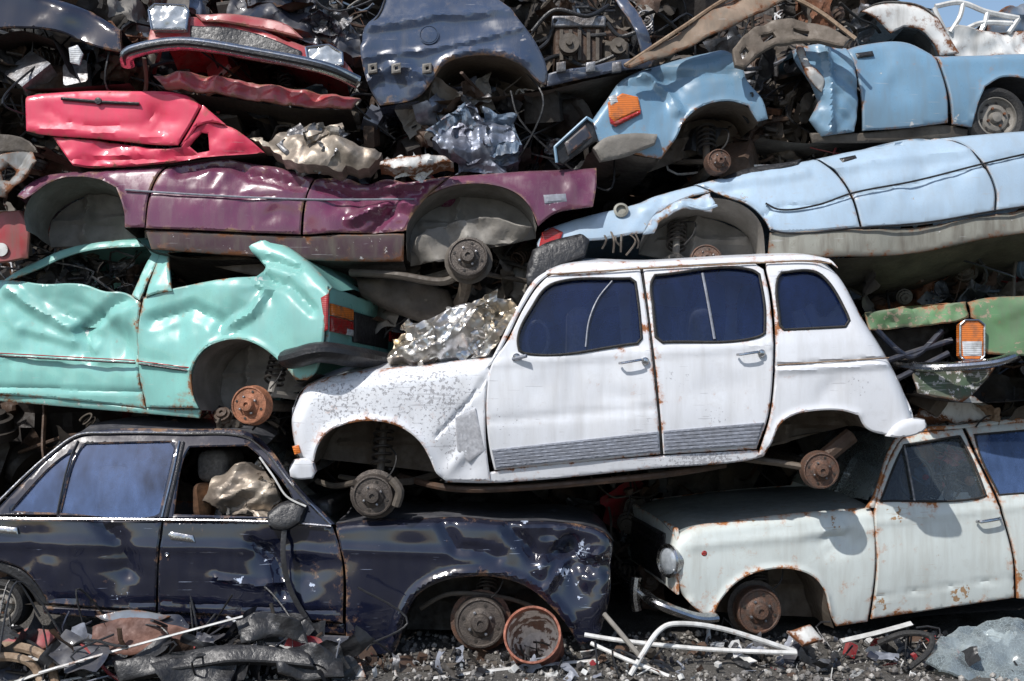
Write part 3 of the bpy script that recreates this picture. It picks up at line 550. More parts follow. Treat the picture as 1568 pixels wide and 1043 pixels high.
e.panel('window_frame_front',[(0,430),(30,408),(85,377),(130,366),(215,358),(236,378),(230,400),(213,460),(200,452),(218,385),(205,372),(135,377),(92,388),(40,416),(14,428)],tD,dent=.01,crump=.014,cf=4,grid=.015)
e.panel('window_frame_rear',[(232,372),(300,366),(352,364),(365,372),(352,378),(300,380),(246,384),(255,420),(262,445),(235,450),(222,455),(230,400)],tD,dent=.01,crump=.014,cf=4,grid=.015)
e.skin('roof',[(85,377),(130,366),(215,358),(300,365),(362,362),(400,361)],tD,na=-.01,nb=0,crown=-.06,crump=.08,dent=.03)
e.skin('hatch',[(400,361),(430,376),(465,402),(490,425),(502,438)],tD,na=-.05,nb=-.05,crown=0,dent=.03,crump=.03)
e.skin('windscreen',[(-80,436),(0,430),(30,408),(85,377)],M['crack'],na=-.02,nb=0,crown=0)
e.line('side_stripe_red',[(-80,537),(0,541),(206,552)],.004,M['lred'],.012); e.line('side_stripe_dark',[(-80,540),(0,545),(206,556)],.007,M['black'],.008)
e.line('side_stripe_red',[(212,553),(289,563)],.004,M['lred'],.012); e.line('side_stripe_dark',[(212,557),(289,568)],.007,M['black'],.008)
e.panel('sill',[(-80,598),(100,612),(212,624),(297,627),(292,640),(200,632),(-80,608)],tD,n0=-.02,grid=.025,wear=.25)
e.panel('side_shell_far',[(-80,436),(85,377),(215,360),(362,362),(400,361),(502,438),(493,535),(450,581),(290,600),(212,624),(-80,598)],tD,mirror=True,grid=.08,holes=[[(40,425),(100,385),(205,378),(200,445)]])
e.skin('floor_pan',[(-80,605),(212,632),(297,632)],M['underdk'],na=-.05,nb=0,crown=0)
e.skin('rear_floor_pan',[(440,590),(480,572)],M['underdk'],na=-.05,nb=0,crown=0)
e.well(archD,M['tub'],.42); e.hub(376,620,28,M['huborange'],-.04,back=None); e.susp(392,600,535,M['tub'],arm=(60,0))
e.skin('cabin_floor',[(-80,500),(390,500)],M['underdk'],na=-.08,nb=-.08,crown=0)
e.box('seat_back',110,400,160,500,-.5,-1.1,M['seat'],.06); e.box('rear_seat_back',280,412,340,500,-.4,-1.2,M['seat'],.06)
e.panel('headlining',[(240,384),(350,378),(388,408),(380,418),(300,400)],M['tubbrown'],n0=-.25,crump=.03,usebase=False)
r0=e.f.w(e.f.uv([(501,480)]),0)[0]; rf=Frame(r0,-e.f.n,e.f.v)
e.panel('rear_face',[(.02,.16),(1.36,.14),(1.38,-.02),(1.36,-.22),(.03,-.22)],tD,frame=rf,metric=True,n0=-.01,dent=.012,crump=.01)
e.panel('tail_light_red',[(.03,-.1),(.38,-.1),(.38,-.01),(.03,-.01)],M['lred'],frame=rf,metric=True,n0=.02,dent=0)
e.panel('tail_light_orange',[(.03,-.005),(.38,-.005),(.38,.06),(.03,.06)],M['lor'],frame=rf,metric=True,n0=.02,dent=0)
e.panel('tail_light_clear',[(.26,-.1),(.375,-.1),(.375,-.06),(.26,-.06)],M['lwh'],frame=rf,metric=True,n0=.024,dent=0)
e.panel('tail_light_side',[(491,456),(503,449),(502,505),(497,508)],M['lred'],n0=.012,dent=0,grid=.02)
e.panel('number_plate_recess',[(.42,-.13),(1.02,-.13),(1.02,.05),(.42,.05)],M['black'],frame=rf,metric=True,n0=.012,dent=.004)
e.panel('tail_light_red_far',[(1.03,-.08),(1.33,-.08),(1.33,.06),(1.03,.06)],M['lred'],frame=rf,metric=True,n0=.02,dent=0)
bpd=smooth3([e.pt(448,550,.02),e.pt(470,547,.07),e.pt(500,541,.08)]+[rf.w(A([[u_,-.24]]),.13)[0] for u_ in(.1,.5,1.0,1.4)])
mk('rear_bumper',*tube(bpd,.09,14,.65),M['black'],e.e)
mk('bumper_trim',*tube(bpd+A([.02,-.06,.02]),.012,6),M['rubber'],e.e)
# ================================================================ CAR F : purple sedan
pF=paint('maroon_paint',(.15,.028,.075),rust=.42,dirt=.34,chip=(.35,.3,.35),rough=.12,coat=1.1,rustcol=(.2,.12,.07),dirtcol=(.14,.09,.1),var=.2,dust=.1)
g=Car('maroon_wrecked_sedan',(470,310),7.25,0,.18,belt=[(30,262),(915,252)],lean=.5,cv=.5,W=1.4)
archp=[(38,352),(36,325),(48,298),(75,278),(110,269),(150,273),(178,287),(189,318),(189,348)]
g.panel('front_fender',[(20,296),(40,276),(65,263),(130,256),(190,251),(252,247),(238,268),(226,300),(220,347),(190,347),(189,318),(178,287),(150,273),(110,269),(75,278),(48,298),(36,304)],pF,feats=[('round',[(20,296),(40,276),(65,263),(130,256),(190,251),(252,247)],.05),('ridge',[(40,305),(75,278),(110,269),(150,273),(178,287),(189,318)],.018,.015),('wear',(35,290),.08,.5),('crush',(120,262),.2,.03,5)],dent=.008,grid=.02)
g.panel('front_door',[(241,269),(258,248),(290,240),(330,233),(370,243),(400,245),(480,270),(468,300),(462,325),(459,357),(222,348),(229,300)],pF,dent=.012,crump=.008,grid=.02,feats=[('round',[(258,248),(330,233),(400,245),(480,270)],.05),('ridge',[(228,292),(466,303)],.012,-.008),('crush',(350,262),.22,.05,3.5),('fold',[(270,262),(330,248),(400,268),(460,282)],.05,-.04),('dent',(420,330),.12,-.02)])
g.panel('rear_door',[(484,270),(530,272),(560,280),(590,272),(620,276),(690,266),(655,298),(632,328),(618,352),(463,357),(466,325),(471,300)],pF,dent=.015,crump=.012,cf=4,grid=.018,feats=[('round',[(484,270),(560,280),(620,276),(690,266)],.04),('crush',(570,320),.22,.08,4),('fold',[(540,335),(590,312),(635,318)],.05,.045),('fold',[(570,350),(598,322),(608,296)],.04,-.035),('fold',[(490,285),(550,300),(640,288)],.04,-.03),('wear',(600,320),.06,.38)])
archq=[(622,388),(622,350),(630,325),(655,301),(695,284),(750,282),(790,296),(812,318),(822,345)]
g.panel('rear_quarter',[(694,265),(760,260),(840,256),(914,251),(913,285),(908,316),(850,326),(824,345),(812,318),(790,296),(750,282),(695,284),(655,301),(630,325),(622,352),(619,352),(634,326),(658,298)],pF,dent=.01,crump=.008,feats=[('round',[(694,265),(760,260),(840,256),(914,251)],.05),('ridge',[(622,350),(630,325),(655,301),(695,284),(750,282),(790,296),(812,318)],.018,.015),('wear',(850,320),.1,.38),('crush',(870,290),.15,.04,5)])
g.panel('side_marker',[(832,299),(866,297),(868,309),(834,312)],M['grey'],n0=.01,grid=.02)
g.panel('sill',[(220,350),(459,359),(618,355),(616,395),(560,396),(450,392),(228,378)],paint('maroon_dirty',(.06,.022,.038),rust=.65,dirt=.65,rough=.5,coat=.1),n0=-.02,dent=.012,crump=.015,wear=.15)
g.line('side_moulding',[(192,291),(228,294),(466,306),(634,306)],.006,M['grey'],.01)
g.skin('front_wing_top',[(20,296),(40,276),(65,263),(130,256),(190,251),(255,247)],pF,na=-.05,nb=0,crown=-.02,crump=.02)
g.skin('crushed_roof',[(255,247),(330,233),(400,247),(484,270),(560,277),(694,265)],pF,na=-.05,nb=0,crown=-.1,crump=.08,dent=.05)
g.skin('boot_lid',[(694,265),(760,260),(840,256),(914,251)],pF,na=-.05,nb=0,crown=-.02,crump=.03)
g.skin('rear_panel',[(914,251),(913,285),(908,316)],pF,na=-.02,nb=0,crown=0,crump=.03)
g.skin('floor_pan',[(190,350),(228,378),(450,392),(616,395)],M['underdk'],na=-.03,nb=0,crown=0,crump=.01)
g.skin('rear_floor',[(620,392),(820,350),(908,318)],M['underdk'],na=-.4,nb=0,crown=0,crump=.03)
g.panel('side_shell_far',[(36,304),(65,263),(130,256),(330,240),(560,277),(914,251),(908,316),(824,345),(616,395),(190,347)],pF,mirror=True,grid=.08)
g.well(archp,M['tub'],.4); g.well(archq,M['tub'],.3)
g.panel('inner_wing_flap',[(628,375),(650,345),(700,330),(760,328),(815,345),(790,362),(730,366),(690,390),(640,392)],M['tub'],n0=-.12,crump=.07,cf=4,dent=.03,usebase=False,jag=.01)
g.hub(717,396,31,M['hubgrey'],.05,back=M['under']); g.susp(700,400,330,M['under'],arm=(-140,10))
mk('rear_axle_arm',*tube(smooth3([g.pt(717,400,-.05),g.pt(680,425,-.1),g.pt(600,412,-.15),g.pt(530,405,-.2)]),.035,8,.7),M['under'],g.e)
mk('rear_axle_beam',*tube(smooth3([g.pt(717,400,-.05),g.pt(700,440,-.4),g.pt(640,440,-1.1)]),.04,8),M['tubbrown'],g.e)
g.panel('fuel_tank',[(535,405),(600,400),(680,420),(700,455),(660,470),(580,450),(540,430)],M['under'],n0=-.35,crump=.05,dent=.03,thick=.1,usebase=False,feats=[('round',[(535,405),(600,400),(680,420),(700,455),(660,470),(580,450),(540,430)],.05)])
# ================================================================ CAR G : pale-blue sedan
bG=paint('pale_blue_paint',(.4,.53,.66),rust=.42,dirt=.3,chip=(.35,.33,.3),rough=.18,coat=.9,rustcol=(.2,.12,.07),dirtcol=(.26,.29,.31),var=.09,dust=.05)
bGd=paint('pale_blue_dirty',(.3,.3,.26),rust=.62,dirt=.7,rough=.5,coat=.1)
k=Car('pale_blue_wrecked_sedan',(1180,300),7.35,-.03,.3,belt=[(840,335),(1568,200)],lean=.3,cv=.6,W=1.4)
archg=[(985,357),(1003,328),(1045,306),(1095,300),(1140,314),(1165,340),(1174,388)]
k.panel('rear_wing',[(822,368),(834,346),(900,325),(960,311),(1010,291),(1062,277),(1090,290),(1062,297),(1030,310),(1003,328),(988,354),(930,364),(880,372),(852,388),(828,398)],bG,dent=.012,crump=.01,feats=[('round',[(822,368),(834,346),(900,325),(960,311),(1010,291),(1062,277)],.04),('wear',(990,345),.06,.4),('crush',(1000,320),.15,.05,5)],grid=.02)
mk('fuel_cap',*lathe(k.f,k.f.uv([(951,322)])[0],[(.04,-.02),(.045,.005),(.03,.012),(.028,-.01),(.001,-.01)],.0,24),bGd,k.e)
k.panel('arch_lip',[(985,357),(1003,328),(1045,306),(1088,296),(1095,312),(1090,325),(1050,318),(1015,335),(1000,356)],bG,n0=.01,dent=.01,crump=.025,cf=6,grid=.016,jag=.008)
k.panel('rear_quarter',[(1064,276),(1110,262),(1180,247),(1250,234),(1280,262),(1303,298),(1318,345),(1200,354),(1180,352),(1170,335),(1145,312),(1110,298),(1094,291)],bG,dent=.01,grid=.02,feats=[('round',[(1064,276),(1110,262),(1180,247),(1250,234)],.04),('ridge',[(1170,330),(1185,318),(1250,313),(1300,300)],.014,-.014),('ridge',[(1090,292),(1145,310),(1180,350)],.014,.014),('crush',(1120,285),.12,.035,4),('wear',(1140,300),.05,.4),('fold',[(1070,285),(1140,270),(1230,262)],.06,.02)])
k.panel('front_door',[(1254,233),(1310,222),(1430,204),(1470,215),(1500,245),(1524,290),(1526,320),(1420,338),(1322,345),(1307,298),(1284,262)],bG,dent=.01,feats=[('round',[(1254,233),(1310,222),(1430,204)],.04),('ridge',[(1300,298),(1400,278),(1515,250)],.016,-.014),('dent',(1420,260),.2,-.025),('dent',(1360,310),.1,-.015),('wear',(1400,300),.05,.4),('fold',[(1280,255),(1380,240),(1490,228)],.06,.02)])
k.panel('front_wing',[(1434,204),(1500,198),(1680,190),(1680,300),(1530,318),(1528,290),(1504,245),(1474,215)],bG,dent=.01,feats=[('round',[(1434,204),(1500,198),(1680,190)],.04),('ridge',[(1515,248),(1680,215)],.016,-.014)])
k.line('waist_moulding',[(1172,312),(1190,321),(1250,315),(1303,297),(1400,278),(1515,249),(1680,212)],.006,M['black'],.008)
k.line('lower_moulding',[(1180,352),(1200,356),(1318,347),(1420,338),(1526,320),(1680,298)],.006,M['black'],.004)
k.panel('sill',[(1180,354),(1318,347),(1420,340),(1526,322),(1680,298),(1680,335),(1540,352),(1400,378),(1270,388),(1178,390)],bGd,n0=-.015,dent=.012,crump=.018,wear=.1)
k.skin('deck',[(822,368),(834,346),(900,325),(960,311),(1010,291),(1062,277),(1110,262)],bG,na=-.04,nb=0,crown=.01,dent=.02,crump=.02)
k.skin('crushed_roof',[(1110,262),(1180,247),(1250,234),(1310,222),(1430,204),(1500,198),(1680,190)],bG,na=-.04,nb=0,crown=0,dent=.03,crump=.04)
k.skin('floor_pan',[(1178,390),(1270,388),(1400,378),(1540,352),(1680,335)],M['under'],na=-.03,nb=0,crown=0,crump=.03,dent=.04)
k.skin('rear_face_skin',[(822,368),(828,398),(835,420)],bG,na=-.03,nb=0,crown=0)
k.panel('side_shell_far',[(822,368),(960,311),(1062,277),(1250,234),(1680,190),(1680,335),(1270,388),(988,354),(828,398)],bG,mirror=True,grid=.08)
k.well(archg,M['tub'],.35); k.panel('tail_light',[(824,385),(830,356),(846,348),(862,356),(858,368),(838,378)],M['lred'],n0=.02,grid=.02,dent=0)
k.panel('rear_bumper',[(806,420),(815,385),(840,372),(888,360),(902,372),(895,395),(850,415),(822,440),(808,440)],M['black'],n0=.06,thick=.06,dent=.01,feats=[('round',[(806,420),(815,385),(840,372),(888,360)],.04)])
k.skin('rear_bumper_bar',[(815,385),(806,420),(808,440)],M['black'],na=.03,nb=0,crown=0)
k.panel('door_handle_plate',[(1288,238),(1312,233),(1315,240),(1292,246)],M['black'],n0=.012,grid=.02)
k.panel('window_slot',[(1102,268),(1150,250),(1215,240),(1230,236),(1225,246),(1160,262),(1110,272)],M['black'],n0=.006,grid=.02)
mk('bent_bracket',*tube(smooth3([k.pt(1055,318,.03),k.pt(1078,325,.05),k.pt(1095,318,.03)]),.02,6,.5),bG,k.e)
for i in range(6): mk('hanging_bracket',*tube(smooth3([k.pt(925+9*i,352+rng.uniform(-4,6),-.02),k.pt(930+9*i+rng.uniform(-8,8),370,.02*rng.uniform()),k.pt(922+11*i+rng.uniform(-9,9),374+rng.uniform(0,16),-.03)]),.007,6,.5),[M['under'],M['tubbrown'],M['under']][i%3],k.e)
k.hub(1085,388,26,M['hub'],-.1); k.susp(1040,372,312,M['tub'],arm=(70,5))
# ================================================================ CAR H : blue wreck upper right
bH=paint('mid_blue_paint',(.18,.33,.47),rust=.46,dirt=.34,chip=(.5,.52,.52),rough=.2,coat=.8,rustcol=(.2,.1,.05),dirtcol=(.17,.2,.22),var=.14,dust=.1)
q=Car('blue_wrecked_estate',(1100,150),7.4,.1,.1,belt=[(930,110),(1568,70)],lean=.3,cv=.4,W=1.4)
archh=[(1010,242),(1035,212),(1048,185),(1075,163),(1115,155),(1145,163),(1165,185)]
q.panel('rear_wing',[(906,185),(932,148),(955,118),(1000,97),(1075,76),(1110,68),(1132,85),(1146,125),(1166,152),(1176,182),(1160,186),(1145,163),(1115,155),(1075,163),(1048,185),(1035,212),(1015,240),(985,236),(930,222),(912,214)],bH,dent=.012,crump=.01,grid=.02,feats=[('round',[(906,185),(932,148),(955,118),(1000,97),(1075,76),(1110,68)],.05),('ridge',[(1035,212),(1048,185),(1075,163),(1115,155),(1145,163)],.018,.014),('crush',(1040,125),.22,.06,3),('fold',[(985,110),(1020,138),(1038,170)],.05,.035),('fold',[(960,130),(1040,118),(1120,110)],.05,-.02),('wear',(1130,110),.05,.4),('wear',(1000,150),.04,.4)])
q.panel('tail_light',[(930,158),(952,144),(976,150),(980,170),(940,188),(932,180)],M['lor'],n0=.025,grid=.02,dent=0); q.panel('tail_light_red',[(932,180),(940,188),(980,170),(980,176),(942,195),(934,190)],M['lred'],n0=.027,grid=.02,dent=0)
q.panel('tail_light_clear',[(931,150),(942,146),(946,158),(934,164)],M['lwh'],n0=.03,grid=.02,dent=0)
q.panel('rear_bumper_side',[(908,226),(925,212),(965,205),(1006,206),(1002,222),(960,238),(920,246)],M['tub'],n0=.05,thick=.05,dent=.006,grid=.02,feats=[('round',[(908,226),(925,212),(965,205),(1006,206)],.03)])
q.panel('rear_face_panel',[(848,226),(898,180),(908,186),(916,214),(862,252),(850,248)],M['black'],n0=.0,dent=.01,usebase=False,crump=.02)
q.line('rear_face_edge',[(852,250),(849,226),(898,181),(907,187)],.009,bH,.012,usebase=False)
q.panel('number_plate',[(864,220),(896,192),(906,210),(870,238)],M['navydk'],n0=.014,dent=0,usebase=False,grid=.02)
q.skin('wing_top',[(906,185),(932,148),(955,118),(1000,97),(1075,76),(1110,68)],bH,na=-.05,nb=0,crown=0,crump=.03)
q.skin('floor_pan',[(912,222),(985,236),(1015,240)],M['under'],na=-.03,nb=0,crown=0,crump=.03)
q.skin('floor_pan_mid',[(1176,200),(1250,208),(1455,190)],M['under'],na=-.15,nb=0,crown=0,crump=.03)
q.well(archh,M['tubbrown'],.4); q.hub(1103,245,19,M['hub'],-.02); q.susp(1095,235,170,M['tubbrown'],arm=(50,-30))
q.panel('centre_pillar',[(1221,70),(1258,64),(1298,72),(1309,105),(1315,160),(1310,200),(1262,206),(1244,180),(1258,152),(1242,122),(1226,100)],bH,dent=.015,crump=.05,cf=4,grid=.02,feats=[('round',[(1221,70),(1226,100),(1242,122),(1258,152),(1244,180),(1262,206)],.04),('fold',[(1262,70),(1272,130),(1268,200)],.04,.04)])
q.panel('pillar_tear',[(1221,66),(1232,68),(1240,100),(1262,120),(1258,140),(1238,125),(1226,98)],M['whitep'],n0=.03,crump=.03,cf=6,grid=.015,jag=.008)
q.panel('front_door',[(1301,70),(1330,61),(1395,58),(1432,80),(1447,130),(1454,186),(1390,194),(1324,198),(1320,150),(1312,105)],bH,dent=.01,feats=[('round',[(1301,70),(1330,61),(1395,58),(1432,80)],.05),('dent',(1380,140),.12,-.02),('crush',(1350,100),.12,.03,4),('wear',(1350,110),.03,.45),('wear',(1330,195),.05,.5),('wear',(1400,190),.05,.5)])
q.panel('door_handle_plate',[(1312,80),(1338,76),(1340,84),(1314,88)],M['black'],n0=.012,grid=.02)
q.panel('front_wing',[(1436,82),(1500,80),(1580,78),(1700,85),(1700,150),(1580,122),(1535,118),(1508,133),(1497,160),(1492,192),(1462,188),(1451,130)],bH,dent=.01,feats=[('round',[(1436,82),(1500,80),(1580,78),(1700,85)],.05),('wear',(1470,180),.06,.6),('ridge',[(1492,180),(1508,133),(1535,118),(1580,122)],.018,.012)])
q.skin('door_top',[(1221,70),(1301,70),(1330,61),(1395,58),(1432,80),(1500,80),(1700,85)],bH,na=-.05,nb=0,crown=0,crump=.03)
q.well([(1492,192),(1497,160),(1508,133),(1535,118),(1580,122),(1640,140)],M['underdk'],.35); q.wheel(1532,176,46,-.03)
q.panel('front_sill',[(1245,200),(1324,200),(1454,188),(1490,194),(1490,206),(1330,214),(1250,214)],M['under'],n0=-.03,dent=.01,grid=.025)
# ================================================================ CAR I : slate blue top
sI=paint('slate_blue_paint',(.036,.058,.11),rust=.42,dirt=.3,chip=(.3,.3,.32),rough=.12,coat=1.1,rustcol=(.2,.12,.07),dirtcol=(.09,.09,.1),var=.15,dust=.12)
t=Car('slate_blue_wrecked_hatchback',(700,90),7.35,0,.1,belt=[(550,20),(840,20)],lean=.4,cv=.4,W=1.4)
archI=[(655,150),(662,122),(680,98),(715,86),(765,86),(800,100),(828,128)]
t.panel('rear_quarter',[(552,62),(562,30),(574,18),(584,-12),(650,-14),(730,-20),(765,-6),(800,36),(824,72),(838,108),(836,128),(828,126),(800,100),(765,86),(715,86),(680,98),(662,122),(640,145),(580,158),(562,125)],sI,dent=.01,grid=.02,feats=[('round',[(552,62),(562,30),(574,18),(584,-12)],.05),('ridge',[(556,88),(655,76),(800,44)],.018,.014),('fold',[(560,42),(650,26),(780,12)],.05,.025),('ridge',[(655,122),(680,92),(715,79),(768,79),(806,95)],.018,.014),('crush',(605,115),.14,.07,5),('crush',(740,40),.2,.03,3),('fold',[(560,125),(600,105),(650,112)],.04,.03),('wear',(630,115),.06,.5),('wear',(800,60),.05,.45)])
mk('fuel_flap',*lathe(t.f,t.f.uv([(657,54)])[0],[(.058,-.004),(.058,.006),(.053,.006),(.053,-.006),(.049,-.006),(.049,.006),(.001,.008)],.004,32),sI,t.e)
t.line('quarter_panel_seam',[(588,-8),(580,20),(562,42)],.005,M['rubber'],-.004)
t.skin('rear_hatch',[(562,125),(552,62),(562,30),(574,18),(584,-12)],sI,na=-.03,nb=0,crown=0,dent=.02)
t.skin('roof_remnant',[(584,-12),(650,-14),(730,-20)],sI,na=-.05,nb=0,crown=0,crump=.04)
t.panel('sill',[(836,112),(900,100),(985,88),(1000,92),(998,100),(905,115),(838,130)],sI,n0=-.01,dent=.008,grid=.02,wear=.2,crump=.02,cf=6)
t.panel('front_pillar',[(985,88),(970,40),(950,5),(940,-20),(955,-20),(985,30),(1005,85),(1000,96)],sI,grid=.02,dent=.01,crump=.02,cf=5)
t.skin('floor_pan',[(640,150),(838,132),(905,117),(1000,100)],M['tubbrown'],na=-.06,nb=0,crown=0,crump=.05)
t.skin('rear_valance',[(562,125),(580,160),(640,150)],sI,na=-.02,nb=0,crown=0,crump=.03)
t.well(archI,M['tubbrown'],.5)
for x0 in(572,608,655): t.panel('bracket',[(x0-8,100),(x0+6,98),(x0+6,112),(x0-8,114)],M['tub'],n0=.03,thick=.03,grid=.01,rim=.004,holes=[[(x0-3,104),(x0+2,103),(x0+2,108),(x0-3,109)]])
for x0 in(860,905,945): t.panel('bracket',[(x0-8,98),(x0+6,96),(x0+6,110),(x0-8,112)],M['steel'],n0=.03,thick=.03,grid=.01,rim=.004)
t.panel('bulkhead',[(805,30),(830,-20),(940,-20),(980,60),(985,88),(840,110),(822,70)],M['tubbrown'],n0=-.55,crump=.08,cf=4,usebase=False)
t.box('engine_block',850,30,925,88,-.12,-.5,M['rustdk'],.02); t.box('cylinder_head',846,14,930,32,-.1,-.48,M['steel'],.012); t.box('gearbox',925,48,968,86,-.15,-.45,M['under'],.03)
for i in range(5): t.box('engine_rib',858+14*i,36,864+14*i,84,-.10,-.13,M['under'],.004)
for x,y,rr_ in((872,62,15),(948,66,12)): mk('pulley',*lathe(t.f,t.f.uv([(x,y)])[0],[(rr_*.0041,-.06),(rr_*.0041,-.03),(rr_*.0035,-.04),(rr_*.0041,-.02),(rr_*.0041,0),(rr_*.0015,.0),(rr_*.0012,.02),(.001,.02)],-.04,24),M['under'],t.e)
for pl in([(815,40),(850,10),(900,20),(935,-5)],[(830,90),(860,75),(900,92),(960,70)],[(930,30),(950,50),(975,45)],[(820,70),(840,50),(852,20)],[(880,0),(895,40),(930,45)]):
    mk('engine_hose',*tube(smooth3([t.pt(x,y,-.05-.1*rng.uniform()) for x,y in pl]),.013,8),M['black'],t.e)
# ================================================================ CAR J : red, chrome bumper
rJ=paint('red_paint',(.42,.025,.038),rust=.42,dirt=.42,chip=(.4,.3,.3),rough=.18,coat=.9,rustcol=(.15,.07,.04),var=.2,dust=.15)
j=Car('red_wrecked_saloon',(370,90),7.3,.0,.25,W=1.5)
j.panel('front_panel',[(228,50),(235,30),(300,24),(380,32),(440,60),(475,72),(520,88),(545,115),(480,105),(400,92),(290,75),(225,78)],rJ,dent=.015,crump=.03,cf=4,feats=[('round',[(235,30),(300,24),(380,32),(440,60)],.04)])
j.panel('lower_valance',[(232,112),(300,108),(400,122),(500,135),(548,142),(535,160),(450,155),(350,140),(250,130)],rJ,n0=-.05,dent=.015,crump=.05,cf=5,grid=.02,jag=.006)
j.panel('grille',[(292,40),(380,48),(462,80),(462,92),(380,78),(292,62)],M['black'],n0=.012,grid=.02,crump=.012)
j.panel('bonnet_edge',[(300,24),(380,26),(440,40),(465,62),(400,45),(310,34)],rJ,n0=.02,crump=.02,grid=.02)
for pl in([(231,20),(240,12),(285,14),(291,22),(287,50),(236,50)],[(470,78),(505,74),(525,86),(526,104),(500,106),(474,100)]):
    j.panel('headlamp',pl,M['headglass'],n0=.04,thick=.05,grid=.012,crump=.012,cf=10); j.line('headlamp_trim',pl,.008,M['chrome'],.04,closed=True)
bj=smooth3([j.pt(196,98,.0),j.pt(210,92,.1),j.pt(290,84,.14),j.pt(400,100,.14),j.pt(500,118,.12),j.pt(548,128,.02)])
mk('chrome_bumper',*tube(bj,.045,12,.8),M['chrome'],j.e)
mk('bumper_rubber',*tube(bj+A([0,-.037,-.004]),.017,8),M['black'],j.e)
j.skin('bonnet',[(235,30),(300,24),(380,30),(440,55),(520,88)],rJ,na=-.04,nb=0,crown=-.02,crump=.08)
j.skin('underside',[(232,130),(350,142),(450,157),(535,160)],M['underdk'],na=-.08,nb=0,crown=0,crump=.04)
# ================================================================ CAR K : bright red
rK=paint('bright_red_paint',(.7,.035,.095),rust=.38,dirt=.22,chip=(.5,.3,.3),rough=.28,coat=.55,rustcol=(.2,.07,.05),dirtcol=(.35,.06,.08),var=.08,dust=.05)
u=Car('bright_red_wrecked_hatchback',(180,190),7.3,0,.1,W=1.4)
u.panel('tailgate',[(38,145),(62,141),(200,137),(285,144),(308,160),(292,190),(272,222),(252,222),(150,212),(60,205),(40,200)],rK,dent=.008,feats=[('round',[(38,145),(62,141),(200,137),(285,144),(308,160)],.04),('ridge',[(70,165),(100,185),(220,190),(235,170)],.014,-.01),('ridge',[(45,195),(255,212)],.014,.01),('crush',(250,180),.12,.03,4)])
u.line('tailgate_trim',[(95,152),(152,157),(214,160)],.01,M['black'],.012)
mk('tailgate_lock',*lathe(u.f,u.f.uv([(152,156)])[0],[(.02,0),(.02,.025),(.001,.027)],0,16),M['black'],u.e)
u.panel('rear_body',[(78,208),(150,214),(253,226),(275,224),(300,192),(322,186),(350,192),(378,210),(404,232),(340,236),(300,240),(232,250),(130,254),(110,252)],rK,holes=[[(288,222),(306,200),(316,202),(318,228),(300,232)]],n0=-.03,dent=.012,crump=.025,cf=5,feats=[('ridge',[(110,245),(240,240),(390,230)],.014,-.015)])
u.skin('roof_edge',[(38,145),(62,141),(200,137),(285,144),(308,160)],rK,na=-.04,nb=0,crown=0,crump=.04)
u.skin('floor_pan',[(110,252),(232,252),(340,238),(404,232)],M['underdk'],na=-.03,nb=0,crown=0)
u.panel('side_frame',[(310,160),(345,190),(322,186),(300,192),(285,215),(275,222),(295,188)],rK,n0=-.01,grid=.02)
# ================================================================ CAR E : green
gE=paint('green_paint',(.13,.27,.12),rust=.6,dirt=.45,chip=(.3,.25,.18),rough=.3,coat=.4,rustcol=(.22,.1,.05),var=.2,dust=.1)
v=Car('green_wrecked_saloon',(1480,520),7.3,0,.05,W=1.4)
v.panel('rear_wing',[(1486,462),(1510,456),(1580,452),(1700,450),(1700,560),(1568,545),(1512,542),(1500,530),(1500,492),(1488,486)],gE,dent=.01,feats=[('round',[(1486,462),(1510,456),(1580,452),(1700,450)],.05),('wear',(1510,475),.08,.6),('wear',(1560,540),.1,.45),('crush',(1540,480),.15,.04,4)])
v.panel('front_panel',[(1330,478),(1400,468),(1484,460),(1486,486),(1468,492),(1400,500),(1335,505)],gE,n0=-.05,dent=.01,crump=.04,cf=5,wear=.4,jag=.006)
v.panel('lamp',[(1466,498),(1474,491),(1494,491),(1503,498),(1503,545),(1496,552),(1473,552),(1466,545)],M['lor'],n0=.04,thick=.05,grid=.02,dent=0); v.panel('lamp_clear',[(1469,523),(1500,523),(1500,546),(1471,546)],M['lwh'],n0=.045,grid=.02,dent=0)
v.line('lamp_trim',[(1466,498),(1474,491),(1494,491),(1503,498),(1503,545),(1496,552),(1473,552),(1466,545)],.006,M['chrome'],.045,closed=True)
be=smooth3([v.pt(1385,552,-.3),v.pt(1420,562,.0),v.pt(1500,558,.1),v.pt(1540,548,.08),v.pt(1548,545,-.02)])
mk('chrome_bumper',*tube(be,.036,12,.8),M['chrome'],v.e)
v.panel('valance',[(1400,562),(1500,566),(1530,560),(1500,600),(1480,616),(1410,602)],paint('green_dirty',(.06,.1,.06),rust=.75,dirt=.7,rough=.5,coat=0),n0=-.06,dent=.015,crump=.03,cf=5,wear=.4)
v.skin('bonnet',[(1330,478),(1400,468),(1486,462),(1580,452),(1700,450)],gE,na=-.05,nb=0,crown=-.02,crump=.05,wear=.3)
v.skin('floor_pan',[(1410,602),(1480,616),(1700,600)],M['underdk'],na=-.05,nb=0,crown=0)
for pl in([(1345,500),(1400,545),(1450,505)],[(1340,560),(1400,540),(1465,520)],[(1360,590),(1420,560),(1460,540)]):
    mk('front_strut',*tube(smooth3([v.pt(x,y,-.08) for x,y in pl]),.018,8),M['navydk'],v.e)
v.panel('radiator_panel',[(1335,505),(1466,492),(1466,560),(1400,562),(1340,590)],M['underdk'],n0=-.25,crump=.04,usebase=False)
